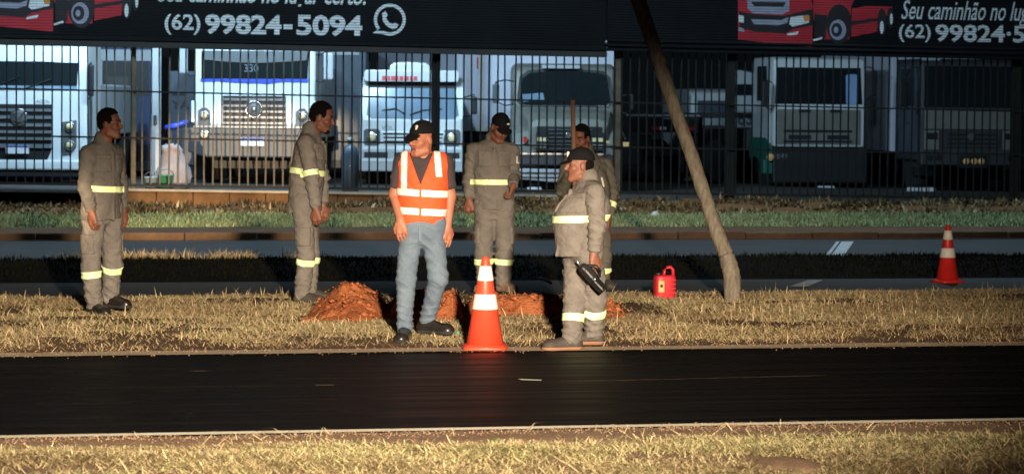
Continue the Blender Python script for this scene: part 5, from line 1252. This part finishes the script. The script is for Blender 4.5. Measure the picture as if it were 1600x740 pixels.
def hair_of(e, c, R, sc, seed, line=0.02, thick=0.012, back=0.6):
    S = SDF(c - 0.22, c + 0.22, 0.005)
    S.ell(c + (R[1] * -0.030 - R[2] * 0.002) * sc, R, (0.0735 * sc, 0.081 * sc, 0.068 * sc), 0.0, extra=lambda a, b, d: np.maximum(b + 0.004 * sc, -0.066 * sc - d))
    for x in (-1, 1): S.ell(c + (R[0] * 0.066 * x + R[1] * 0.008 + R[2] * 0.040) * sc, R, (0.0125 * sc, 0.036 * sc, 0.036 * sc), 0.012)
    S.ell(c + (R[1] * -0.017 + R[2] * 0.046) * sc, R, (0.0785 * sc, (0.097 + thick * .5) * sc, (0.086 + thick) * sc), 0.012,
          extra=lambda a, b, d: b * 0.75 - d * 0.7 - (0.026 - 0.16 * np.abs(a)) * sc)
    S.wrinkle(0.017, seed, ((110, 30, 80), (90, -60, 40), (-50, 80, 110), (100, 90, -70)))
    return S.obj('hair', 'hair_black', e)

def person(label, u0, vf, s, cfg):
    """everything is laid out as the camera sees it: x right, y away, z up, origin at the feet"""
    base = on_ground(u0, vf); base.z += cfg.get('lift', 0.0)
    s = FPX / (base - EYE).dot(FWD) if s is None else s
    e = empty('person', base, -TH, label, 'person', None)
    J = lambda u, v, y=0.0: np.array([(u - u0) / s, y, (vf - v) / s])
    g = {k: J(*v) for k, v in cfg['j'].items()}
    A = radians(cfg['face']); F = np.array([sin(A), -cos(A), 0]); L = np.array([cos(A), sin(A), 0])
    HA, HP = radians(cfg['head'][0]), radians(cfg['head'][1]); hr = radians(cfg['head'][2]) if len(cfg['head']) > 2 else 0
    hf = np.array([sin(HA) * cos(HP), -cos(HA) * cos(HP), -sin(HP)]); hl = np.array([cos(HA), sin(HA), 0]); hu = np.cross(hl, -hf); hu = hu if hu[2] > 0 else -hu
    hl, hu = hl * cos(hr) + hu * sin(hr), hu * cos(hr) - hl * sin(hr); R = np.array([hl, hf, hu]); hs = cfg.get('hs', 1.0)
    H = g['head']; N = g['neck']; sk = cfg['skin']; fat = cfg.get('fat', 0.0); wide = cfg.get('wide', 1.0)
    lo = np.array([-0.62, -0.55, -0.04]); hi = np.array([0.62, 0.55, H[2] + 0.2]); 
    allp = np.array(list(g.values())); lo[:2] = allp[:, :2].min(0) - 0.2; hi[:2] = allp[:, :2].max(0) + 0.2
    hz = min(g['wrA'][2], g['wrB'][2]) - 0.2
    zs = np.concatenate([np.arange(-0.02, hz, 0.014), np.arange(hz, H[2] + 0.2, 0.0055)])
    S = SDF(lo, hi, 0.006, zs)
    pel = (g['hipA'] + g['hipB']) / 2; ch = (g['shA'] + g['shB']) / 2 - np.array([0, 0, 0.14])
    S.cone(pel + np.array([0, 0, 0.09]), ch, 0.10 * wide, 0.14 * wide, 0.05, F, 1.35); S.cone(g['shA'], g['shB'], 0.055, 0.055, 0.06)
    S.cone(N - np.array([0, 0, 0.05]), H - hu * 0.03 - hf * 0.02, 0.062, 0.056, 0.03)
    for a in 'AB':
        S.cone(g['sh' + a], g['el' + a], 0.05 * cfg.get('arm', 1), 0.041 * cfg.get('arm', 1), 0.04); S.cone(g['el' + a], g['wr' + a], 0.042 * cfg.get('arm', 1), 0.030, 0.02)
        S.cone(g['hip' + a], g['kn' + a], 0.085, 0.055, 0.04); S.cone(g['kn' + a], np.array([*g['an' + a][:2], cfg.get('gz' + a, 0.0) + 0.08]), 0.055, 0.036, 0.03)
        d, pn, cu, sd = cfg['hand' + a][:4]
        hand(S, g['wr' + a], np.array(d, float), np.array(pn, float), cu, sd, cfg.get('hand_sc', 1.08))
    head(S, H, R, hs, cfg.get('jaw', 1.0))
    me = S.mesh('body'); 
    for m_ in (sk, 'lips', 'eye_dark', 'hair_black'): me.materials.append(MATS[m_])
    nf = len(me.polygons); cen = np.empty(nf * 3, np.float32); me.polygons.foreach_get('center', cen); cen = cen.reshape(-1, 3) - H
    a_, b_, d_ = (cen @ R[0]) / hs, (cen @ R[1]) / hs, (cen @ R[2]) / hs; mi = np.zeros(nf, np.int32)
    mi[(np.abs(a_) < 0.024) & (b_ > 0.078) & (d_ > -0.073) & (d_ < -0.05)] = 1
    mi[(np.abs(np.abs(a_) - 0.032) < 0.011) & (b_ > 0.06) & (np.abs(d_ - 0.007) < 0.0055)] = 2
    mi[(np.abs(np.abs(a_) - 0.034) < 0.018) & (b_ > 0.06) & (np.abs(d_ - 0.036) < 0.0045)] = 3
    if cfg.get('beard'): mi[(b_ > 0.03) & (d_ < -0.085) & (d_ > -0.125) & (np.abs(a_) < 0.04)] = 3
    me.polygons.foreach_set('material_index', mi)
    link_mesh('body', me, None, e, True)
    # ---- clothes
    cl = cfg['cloth']; seed = cfg['seed']
    def band(Sx, c, n, w, off, lo_, hi_, name, mat, par, lim=None):
        q = Sx.sub(lo_, hi_)
        if lim is not None: q.D = np.maximum(q.D, lim.sub(lo_, hi_).D - 0.022); X, Y, Z = q.grid((slice(None),) * 3); n = nrm(n)
        q.D = np.maximum(q.D - off, (np.abs((X - c[0]) * n[0] + (Y - c[1]) * n[1] + (Z - c[2]) * n[2]) - w / 2).astype(np.float32))
        return q.obj(name, mat, par)
    up = np.array([0, 0, 1.0])
    def pocket(G_, c, out, tan_, hw, hh, name, mat, par, off=0.011):
        # patch pocket on the cloth where it faces direction out
        q = G_.sub(c + np.array([-0.3, -0.3, -0.12]), c + np.array([0.3, 0.3, 0.12])); X, Y, Z = q.grid((slice(None),) * 3)
        w = (X - c[0]) * tan_[0] + (Y - c[1]) * tan_[1]; o_ = (X - c[0]) * out[0] + (Y - c[1]) * out[1]
        q.D = np.maximum(q.D - off, (np.maximum(np.maximum(np.abs(w) - hw, np.abs(Z - c[2]) - hh), 0.02 - o_) + 0 * q.D).astype(np.float32))
        if (q.D < 0).any(): return q.obj(name, mat, par)
    # trousers
    zs = np.arange(-0.01, pel[2] + 0.32, 0.008); ms = {}
    legs = []
    T = SDF(lo, [hi[0], hi[1], 1.4], 0.008, zs)
    lw = cfg.get('leg', 1.0)
    for a in 'AB':
        Q = SDF(lo, hi, 0.008, zs)
        Q.cone(g['hip' + a], g['kn' + a], 0.102 * lw, 0.082 * lw, 0.03); Q.cone(g['kn' + a], np.array([*g['an' + a][:2], cfg.get('gz' + a, 0.0) + 0.10]), 0.082 * lw, 0.076 * lw * cfg.get('cuff', 1), 0.03)
        legs.append(Q); T.put((slice(None),) * 3, Q.D, 0.035, 'u')
    T.cone(g['hipA'] + up * 0.06, g['hipB'] + up * 0.06, 0.115 * wide, 0.115 * wide, 0.05, F, 1.05); T.cone(pel + up * 0.05, pel + up * 0.2, 0.13 * wide, 0.13 * wide, 0.05, F, 1.2)
    zl = [g['anA'][2] - 0.045, g['anB'][2] - 0.045]
    T.cone(g['hipA'] - up * 0.03, g['hipB'] - up * 0.03, 0.085 * lw, 0.085 * lw, 0.05); T.clip(lambda X, Y, Z: min(cfg.get('gzA', 0), cfg.get('gzB', 0)) + 0.045 - Z)
    T.wrinkle(cfg.get('wr', 0.014), seed, zamp=lambda z: 0.7 + 0.9 * np.exp(-((z - 0.12) / 0.13) ** 2), creases=[(g['knA'], 0.13, 46, 0.010), (g['knB'], 0.13, 40, 0.010), (g['anA'] + up * 0.06, 0.13, 60, 0.014), (g['anB'] + up * 0.06, 0.13, 55, 0.014), (pel - up * 0.06, 0.16, 38, 0.014)])
    tr = T.obj('trousers' if cfg['outfit'] != 'vest' else 'jeans', cl[1], e)
    if cfg['outfit'] == 'jacket':
        for a, sgn in (('A', -1), ('B', 1)):
            c = g['hip' + a] * 0.42 + g['kn' + a] * 0.58; pocket(T, c, L * sgn, F, 0.075, 0.085, 'cargo_pocket', cl[1], tr)
    if cfg.get('kbands', True):
        for i, a in enumerate('AB'):
            kb = cfg['kb'][i]; c = J(*kb, g['kn' + a][1]); ax_ = g['an' + a] - g['kn' + a]
            t_ = (c[2] - g['kn' + a][2]) / ax_[2]; c = g['kn' + a] + ax_ * t_ if t_ >= 0 else c
            band(T, c, ax_, 0.06, 0.007, c - 0.15, c + 0.15, 'reflective_band', 'retro_yellow', tr, legs[i])
    # upper garment
    zlo = g['hem'][2] if 'hem' in g else pel[2]
    zs = np.arange(zlo - 0.06, H[2] + 0.02, 0.008)
    if cfg['outfit'] == 'jacket':
        hemr, wr_, cr = cfg['torso']     # half widths across the shoulders line, metres
        ff = cfg.get('flat', 1.28)
        G = SDF(lo, hi, 0.008, zs); w0 = g['hem']; w1 = g['waist']
        G.cone(w0 - up * 0.1, w1, hemr, wr_, 0.05, F, ff); G.cone(w1, ch + up * 0.03, wr_, cr, 0.06, F, ff)
        G.cone(g['shA'] * 0.85 + g['shB'] * 0.15, g['shB'] * 0.85 + g['shA'] * 0.15, 0.085, 0.085, 0.07)
        G.cone(N - up * 0.06, ch, 0.09, cr * 0.8, 0.06, F, 1.1)
        if fat: G.ell(w1 + F * (0.07 + fat * 0.4) - up * 0.02, np.array([L, F, up]), (wr_ * 0.8, 0.13 + fat, 0.17), 0.09)
        body_only = G.copy(); sle = []
        for a in 'AB':
            Q = SDF(lo, hi, 0.008, zs); Q.cone(g['sh' + a], g['el' + a], 0.078, 0.066, 0.03); Q.cone(g['el' + a], g['wr' + a] - nrm(g['wr' + a] - g['el' + a]) * 0.055, 0.066, 0.053, 0.03); sle.append(Q)
            G.put((slice(None),) * 3, Q.D, 0.022, 'u')
        G.cone(N - up * 0.02 - F * 0.02, N + up * 0.035 - F * 0.01, 0.085, 0.078, 0.02)     # collar
        vN = N + F * 0.085 + up * 0.0
        G.cone(vN + up * 0.09, vN - up * 0.08 + F * 0.05, 0.052, 0.012, 0.01, mode='s')
        G.clip(lambda X, Y, Z: zlo - Z + 0.012 * np.sin(9 * X + 7 * Y))
        G.wrinkle(cfg.get('wr', 0.014), seed + 5, ((10, 8, 26), (20, -14, 14), (-9, 20, 34), (30, 24, -12)), zamp=lambda z: 0.75 + 0.4 * np.exp(-((z - zlo) / 0.1) ** 2), creases=[(g['elA'], 0.12, 44, 0.018), (g['elB'], 0.12, 48, 0.018), (g['shA'] - up * 0.06, 0.11, 30, 0.013), (g['shB'] - up * 0.06, 0.11, 34, 0.013), (g['wrA'] + up * 0.07, 0.09, 60, 0.014), (g['wrB'] + up * 0.07, 0.09, 60, 0.014)])
        G.cone(ch + F * cr / ff * 0.9 + up * 0.15, w0 + F * hemr / ff * 0.98, 0.016, 0.012, 0.012)
        ja = G.obj('jacket', cl[0], e)
        for sgn in (-1, 1):
            c = ch + up * 0.055 + L * sgn * 0.095; pocket(body_only, c, F, L, 0.062, 0.07, 'chest_pocket', cl[0], ja, 0.012); pocket(body_only, c + up * 0.062, F, L, 0.066, 0.022, 'pocket_flap', cl[0], ja, 0.018)
        # band round the chest or waist, band on each sleeve
        c = J(*cfg['cband'][:2], 0.0); n = np.array([cfg['cband'][2], 0, 1.0])
        band(G, c, n, 0.055, 0.007, np.array([lo[0], lo[1], c[2] - 0.16]), np.array([hi[0], hi[1], c[2] + 0.16]), 'reflective_band', 'retro_yellow', ja, body_only)
        for i, a in enumerate('AB'):
            sb = cfg.get('sband', (None, None))[i]
            if sb is None: continue
            t_ = sb; c = g['sh' + a] * (1 - t_) + g['el' + a] * t_ if t_ <= 1 else g['el' + a] * (2 - t_) + g['wr' + a] * (t_ - 1); ax_ = (g['el' + a] - g['sh' + a]) if t_ <= 1 else g['wr' + a] - g['el' + a]
            band(G, c, ax_, 0.055, 0.007, c - 0.11, c + 0.11, 'reflective_band', 'retro_yellow', ja, sle[i])
        for (u, v, pts) in cfg.get('marks', ()):
            c = J(u, v, 0.0); q = G.sub(c + np.array([-0.1, -0.6, -0.1]), c + np.array([0.1, 0.0, 0.1])); X, Y, Z = q.grid((slice(None),) * 3); dm = 9.0
            for (x0, z0, x1, z1, r) in pts:
                px, pz = X - c[0] - x0, Z - c[2] - z0; bx, bz = x1 - x0, z1 - z0; t_ = np.clip((px * bx + pz * bz) / max(bx * bx + bz * bz, 1e-9), 0, 1)
                dm = np.minimum(dm, np.sqrt((px - t_ * bx) ** 2 + (pz - t_ * bz) ** 2) - r)
            q.D = np.maximum(q.D - 0.008, (dm + 0 * Y).astype(np.float32)); q.obj('chest_emblem', 'logo_white', ja)
    else:
        zs = np.arange(zlo - 0.06, H[2] + 0.02, 0.007)
        G = SDF(lo, hi, 0.007, zs); w0 = g['hem']
        G.cone(w0, ch, 0.165, 0.185, 0.06, F, 1.35); G.cone(g['shA'] * 0.85 + g['shB'] * 0.15, g['shB'] * 0.85 + g['shA'] * 0.15, 0.078, 0.078, 0.06)
        G.cone(N - up * 0.05, ch, 0.08, 0.14, 0.06, F, 1.2)
        tee = G.copy()
        for a in 'AB':
            m_ = g['sh' + a] * 0.36 + g['el' + a] * 0.64; tee.cone(g['sh' + a], m_, 0.078, 0.07, 0.03)
        tee.D += 0.008; vN = N + F * 0.05 + up * 0.03; tee.cone(vN + up * 0.05, vN - up * 0.01 + F * 0.03, 0.055, 0.045, 0.01, mode='s')
        tee.clip(lambda X, Y, Z: zlo + 0.02 - Z)
        tee.wrinkle(0.010, seed + 3); te = tee.obj('t_shirt', cl[0], e)
        Vs = G.copy(); Vs.D -= 0.016
        vb = cfg['vneck']; vz = J(*vb)[2]; vx = J(*vb)[0]
        def cut(X, Y, Z):
            x, dpt = X * L[0] + Y * L[1], X * F[0] + Y * F[1]
            d1 = np.minimum((Z - vz) * 0.38 - np.abs(X - vx) , dpt + 0.0)        # V opening in front
            hemc = zlo + 0.035 * np.abs(np.sin((X - vx) * 11 + pi / 2)) ** 1.0 - 0.01
            return np.maximum(d1 * 0.9, np.maximum(hemc - Z, Z - (N[2] + 0.03)))
        Vs.wrinkle(0.008, seed + 4)
        Vs.clip(cut)
        Vs.cone(N + up * 0.02, N - up * 0.1, 0.075, 0.08, 0.01, mode='s')
        for a, sgn in (('A', -1), ('B', 1)):
            o_ = g['sh' + a] + np.array([sgn * 0.05, 0, -0.05]); Vs.ell(o_ + np.array([sgn * 0.035, 0, -0.06]), np.eye(3), (0.06, 0.2, 0.13), 0.012, 's')
        vest = Vs.obj('safety_vest', 'vest_orange', e)
        def vband(fn, name):
            q = Vs.copy(); X, Y, Z = q.grid((slice(None),) * 3); q.D = np.maximum(q.D - 0.006, (fn(X, Y, Z) + 0 * q.D).astype(np.float32)); return q.obj(name, 'vest_silver', vest)
        zh = J(0, 301)[2]; zh2 = J(0, 330)[2]
        for zz in (zh, zh2): vband(lambda X, Y, Z: np.maximum(np.abs(Z - zz + 0.05 * X) - 0.028, 0.006 - np.abs(X - vx)), 'reflective_band')
        for xx in (J(630, 0)[0], J(686.5, 0)[0]):
            vband(lambda X, Y, Z: np.maximum(np.abs(X - xx + (0.10 * np.maximum(Z - 1.2, 0) if xx > 0 else 0)) - 0.026, zh + 0.03 - Z if xx < 0 else J(0, 276)[2] - Z), 'reflective_band')
        # belt loop of the jeans fly
        B().box(-0.012, 0.012, 0, 0.01, -0.12, 0).obj('fly', cl[1], tr).location = Vector((float(vx), float(-0.135), float(zlo - 0.01)))
    # shoes
    for a in 'AB':
        an, to = g['an' + a], g['to' + a]; d = to - an; d[2] = 0; ln = np.linalg.norm(d); d = d / ln; z0 = cfg.get('gz' + a, 0.0)
        side = np.array([-d[1], d[0], 0]); hl_ = np.array([an[0], an[1], z0]) - d * 0.035; ft = cfg.get('foot', 0.27); tp = hl_ + d * (ft - 0.06)
        q = SDF(np.minimum(hl_, tp) - 0.13 , np.maximum(hl_, tp) + np.array([0.13, 0.13, 0.24]), 0.006)
        q.cone(hl_ + up * 0.05, hl_ + d * 0.03 + up * 0.11, 0.046, 0.05, 0.02); q.cone(hl_ + up * 0.045, tp + up * 0.038, 0.046, 0.047, 0.03); q.cone(hl_ + d * 0.04 + up * 0.085, hl_ + d * 0.13 + up * 0.055, 0.045, 0.04, 0.03)
        q.ell(tp + up * 0.03 - d * 0.01, np.array([d, side, up]), (0.07, 0.052, 0.045), 0.03)
        sole = q.copy(); sole.D -= 0.005
        q.clip(lambda X, Y, Z: z0 + 0.020 - Z); q.wrinkle(0.004, seed + 9)
        sh = q.obj('shoe', cfg['shoe'], e)
        sole.clip(lambda X, Y, Z: np.maximum(z0 - Z, Z - z0 - 0.028)); sole.obj('sole', cfg.get('sole', 'rubber'), sh)
    if cfg.get('cap'): hat_of(e, H, R, hs * 1.02, radians(cfg['cap']), logo=cfg.get('logo'))
    if cfg.get('hair'): hair_of(e, H, R, hs, seed, thick=cfg['hair'])
    elif cfg.get('cap'):
        Sx = SDF(H - 0.2, H + 0.2, 0.006); Sx.ell(H + (hf * -0.03 + hu * 0.01) * hs, R, (0.077 * hs, 0.082 * hs, 0.075 * hs), 0.0, extra=lambda a, b, d: np.maximum(b - 0.0, -d - 0.045)); Sx.obj('hair', 'hair_black', e)
    return e, g, S

DN = (0, 0, -1)
# 1 man at the left, in profile towards the right
person('young man in khaki work clothes standing at the far left, facing right', 157, 492, None, dict(
    outfit='jacket', face=52, head=(78, 3), skin='skin_brown', cloth=('cloth_khaki_shaded', 'cloth_khaki'), seed=1, hair=0.011, hs=1.0, wr=0.013,  # jacket uses a darkened khaki, shade put into its colour
    j=dict(head=(171, 194, -0.02), neck=(161, 224, 0), shA=(140, 240, -0.10), shB=(177, 241, 0.14), elA=(137, 291, -0.16), elB=(183, 292, 0.18), wrA=(148, 331, -0.22), wrB=(188, 330, 0.12),
           hipA=(148, 333, -0.06), hipB=(170, 333, 0.08), knA=(143, 415, -0.06), knB=(173, 412, 0.12), anA=(148, 477, -0.04), anB=(167, 470, 0.22), toA=(164, 492, -0.15), toB=(187, 480, 0.14), hem=(157, 342, 0), waist=(158, 300, 0)),
    torso=(0.20, 0.175, 0.175), flat=1.25, cband=(171, 295, 0.05), sband=(None, None), kb=((143, 428), (172, 421)), gzA=0.0, gzB=0.05,
    handA=((0.15, -0.1, -1), (0.5, 0.7, 0), 0.55, -1), handB=((0.1, 0, -1), (-0.5, 0.5, 0), 0.5, 1), shoe='leather_black', lift=0.0))
# 2 bare headed man, profile, head bowed
person('bare headed man in khaki work clothes in profile, looking down at the red soil mound', 478, 474, None, dict(
    outfit='jacket', face=74, head=(84, 17), skin='skin_brown', cloth=('cloth_khaki', 'cloth_khaki'), seed=2, hair=0.009, hs=1.08, beard=True, wr=0.013,
    j=dict(head=(501, 184, 0), neck=(485, 208, 0), shA=(478, 224, -0.15), shB=(486, 224, 0.17), elA=(488, 277, -0.19), elB=(500, 275, 0.2), wrA=(496, 326, -0.24), wrB=(502, 322, 0.14),
           hipA=(474, 325, -0.10), hipB=(479, 325, 0.1), knA=(479, 400, -0.09), knB=(484, 398, 0.1), anA=(473, 458, -0.06), anB=(482, 456, 0.1), toA=(497, 470, -0.12), toB=(506, 468, 0.08), hem=(473, 330, 0), waist=(478, 280, 0)),
    torso=(0.195, 0.178, 0.175), flat=1.22, cband=(478, 268, 0.12), sband=(0.86, None), kb=((479, 409), (484, 407)), leg=0.97,
    handA=((0.05, 0, -1), (0.3, 0.8, 0), 0.6, -1), handB=((0.1, 0, -1), (-0.3, 0.8, 0), 0.5, 1), shoe='boot_brown', gzB=0.02))
# 3 man in the orange vest
person('man in orange safety vest, jeans and black cap, looking over his shoulder', 658, 533, None, dict(
    outfit='vest', face=0, head=(-46, 6), skin='skin_tan', cloth=('tee_dark', 'denim'), seed=3, cap=30, hs=1.05, logo=(0.035, 0.085, 0.012, 0.02), kbands=False, leg=0.93, cuff=0.86, wr=0.011, arm=1.12, foot=0.28,
    j=dict(head=(657, 218, -0.02), neck=(660, 243, 0), shA=(626, 254, 0), shB=(693, 254, 0), elA=(615, 304, 0.03), elB=(701, 306, 0.04), wrA=(625, 343, -0.1), wrB=(698, 352, -0.02),
           hipA=(641, 362, 0), hipB=(675, 362, 0), knA=(634, 436, -0.02), knB=(684, 434, -0.02), anA=(632, 503, 0.0), anB=(666, 498, 0.16), toA=(628, 530, -0.22), toB=(694, 518, 0.08), hem=(657, 350, 0), waist=(657, 320, 0)),
    vneck=(656, 288), handA=((0.12, -0.15, -1), (0.3, 1, 0), 0.35, -1), handB=((-0.02, -0.1, -1), (-0.6, 0.8, 0), 0.3, 1), shoe='leather_black', gzB=0.05))
# 4 man looking down behind the cone
person('man in khaki coverall and black cap looking down, standing behind the near cone', 772, 460, None, dict(
    outfit='jacket', face=8, head=(24, 29, -4), skin='skin_mid', cloth=('cloth_khaki', 'cloth_khaki'), seed=4, cap=12, hs=1.06, logo=(0.03, 0.085, 0.014, 0.004), wr=0.014,
    j=dict(head=(779, 205, -0.10), neck=(769, 226, 0), shA=(738, 240, 0), shB=(798, 240, 0), elA=(732, 287, 0.03), elB=(801, 278, 0.03), wrA=(732, 318, -0.06), wrB=(800, 294, -0.24),
           hipA=(757, 330, 0), hipB=(785, 330, 0), knA=(755, 402, -0.02), knB=(788, 402, -0.02), anA=(757, 450, 0), anB=(786, 449, 0.0), toA=(748, 458, -0.2), toB=(806, 456, -0.2), hem=(771, 330, 0), waist=(770, 300, 0)),
    torso=(0.185, 0.19, 0.195), cband=(768, 289, 0.0), sband=(None, None), kb=((755, 413), (788, 413)), leg=1.05,
    marks=((806, 254, ((0.0, 0.03, 0.0, -0.03, 0.009), (0.0, -0.03, 0.02, -0.03, 0.007))),),
    handA=((0.1, -0.1, -1), (0.3, 1, 0), 0.9, -1), handB=((-0.2, -0.3, -1), (-0.8, 0.2, 0), 0.9, 1), shoe='boot_tan', sole='boot_tan', lift=0.03))
# 6 man behind, partly hidden
e5, g5, _s5 = person('dark haired man mostly hidden behind the capped man with the tool, holding a wooden handle', 925, 452, None, dict(
    outfit='jacket', face=-22, head=(-34, 16), skin='skin_brown', cloth=('cloth_olive', 'cloth_olive'), seed=5, hair=0.018, hs=1.02, wr=0.014,
    j=dict(head=(906, 217, -0.08), neck=(913, 239, 0), shA=(886, 258, -0.05), shB=(945, 258, 0.05), elA=(877, 296, -0.1), elB=(955, 300, 0.06), wrA=(889, 268, -0.32), wrB=(950, 340, -0.04),
           hipA=(908, 335, 0), hipB=(935, 335, 0.03), knA=(908, 400, 0), knB=(943, 400, 0.05), anA=(908, 442, 0), anB=(942, 440, 0.08), toA=(896, 450, -0.2), toB=(958, 446, -0.14), hem=(922, 338, 0), waist=(920, 300, 0)),
    torso=(0.20, 0.20, 0.20), cband=(922, 318, -0.03), sband=(None, 1.5), kb=((908, 422), (943, 422)),
    marks=((938, 282, ((0.0, 0.03, 0.02, -0.05, 0.011),)),),
    handA=((0.0, -0.3, 1), (0.9, -0.2, 0), 1.1, -1), handB=((0.0, -0.1, -1), (-0.8, 0.2, 0), 0.6, 1), shoe='boot_brown'))
# 5 capped man holding the tool
e4, g4, _s4 = person('stout man in khaki work clothes and cap facing left, holding a black tool', 908, 546, None, dict(
    outfit='jacket', face=-66, head=(-78, 2), skin='skin_mid', cloth=('cloth_khaki', 'cloth_khaki'), seed=6, cap=16, hs=1.0, logo=(0.0, 0.08, 0.012, 0.02), fat=0.005, wr=0.013, jaw=1.08,
    j=dict(head=(903, 259, 0), neck=(914, 284, 0), shA=(909, 299, 0.17), shB=(926, 300, -0.16), elA=(898, 350, 0.2), elB=(930, 352, -0.2), wrA=(890, 395, 0.16), wrB=(925, 396, -0.22),
           hipA=(900, 395, 0.08), hipB=(918, 395, -0.09), knA=(897, 470, 0.0), knB=(930, 466, 0.02), anA=(893, 531, -0.06), anB=(928, 528, 0.12), toA=(868, 546, -0.1), toB=(905, 541, 0.10), hem=(902, 398, 0), waist=(906, 345, 0)),
    torso=(0.188, 0.172, 0.17), flat=1.0, cband=(905, 341, -0.04), sband=(None, None), kb=((897, 496), (930, 489)), leg=1.02,
    handA=((0, 0, -1), (0.3, -0.8, 0), 0.5, 1), handB=((0.15, -0.05, -1), (-0.4, 0.6, 0), 1.15, 1), shoe='boot_brown', sole='sole_tan', gzB=0.03))

# wooden handle of the digging bar
a = e5.location; M5 = Matrix.Translation(a) @ Matrix.Rotation(-TH, 4, 'Z')
wr = Vector(g5['wrA']); top = Vector(((890.5 - 925) / (FPX / (a - EYE).dot(FWD)), wr.y - 0.12, (452 - 157) / (FPX / (a - EYE).dot(FWD)))); bot = Vector((top.x + 0.05, wr.y - 0.10, 0.30))
dg = empty('spade', M5 @ Vector((bot.x, bot.y, 0.0)), -TH, 'brown wooden spade handle held upright by the man standing behind', 'spade')
o0 = Vector((bot.x, bot.y, 0))
B().tube([bot - o0, (bot + top) / 2 - o0 + Vector((0.004, 0, 0)), top - o0], 0.024, 10).obj('handle', 'wood_stick', dg, True)
B().prism([(-0.02, -0.012, 0.36), (0.02, -0.012, 0.36), (0.09, -0.004, 0.27), (0.085, -0.004, 0.05), (0.0, -0.004, 0.0), (-0.085, -0.004, 0.05), (-0.09, -0.004, 0.27)], [(-0.02, 0.012, 0.36), (0.02, 0.012, 0.36), (0.09, 0.004, 0.27), (0.085, 0.004, 0.05), (0.0, 0.004, 0.0), (-0.085, 0.004, 0.05), (-0.09, 0.004, 0.27)]).obj('blade', 'rim_grey', dg)

# black hand tool
a = e4.location; M4 = Matrix.Translation(a) @ Matrix.Rotation(-TH, 4, 'Z'); s4 = FPX / (a - EYE).dot(FWD)
Q = lambda u, v, y: Vector(((u - 908) / s4, y, (546 - v) / s4))
c0 = Q(925, 428, -0.30)
tl = empty('power_tool', M4 @ c0, -TH, 'chunky black hand tool hanging from the hand of the capped man', 'tool')
q = lambda u, v, y=-0.30: Q(u, v, y) - c0
B().tube([q(904, 411), q(906, 413), q(912, 418), q(922, 429), q(926, 434)], [0.03, 0.044, 0.052, 0.054, 0.05], 6).bevel(0.008, 1, 30).obj('motor_housing', 'tool_black', tl)
B().tube([q(924, 432), q(928, 437), q(938, 447), q(941, 450)], [0.04, 0.046, 0.044, 0.04], 4).bevel(0.008, 1, 30).obj('battery', 'tool_black', tl)
B().tube([q(912, 412, -0.29), q(920, 412, -0.27), q(929, 413, -0.26), (q(935, 420, -0.27)), q(934, 427, -0.28), q(929, 431, -0.29)], 0.014, 8).obj('handle', 'tool_black', tl, True)
B().tube([q(905, 412), q(900, 406), q(898, 404)], [0.008, 0.007, 0.005], 6).obj('bit', 'chrome', tl, True)
B().lathe([(0.004, 0), (0.008, -0.004), (0.003, -0.006)], 8, 'y', q(926.5, 431.5, -0.352)).obj('screw', 'chrome', tl)
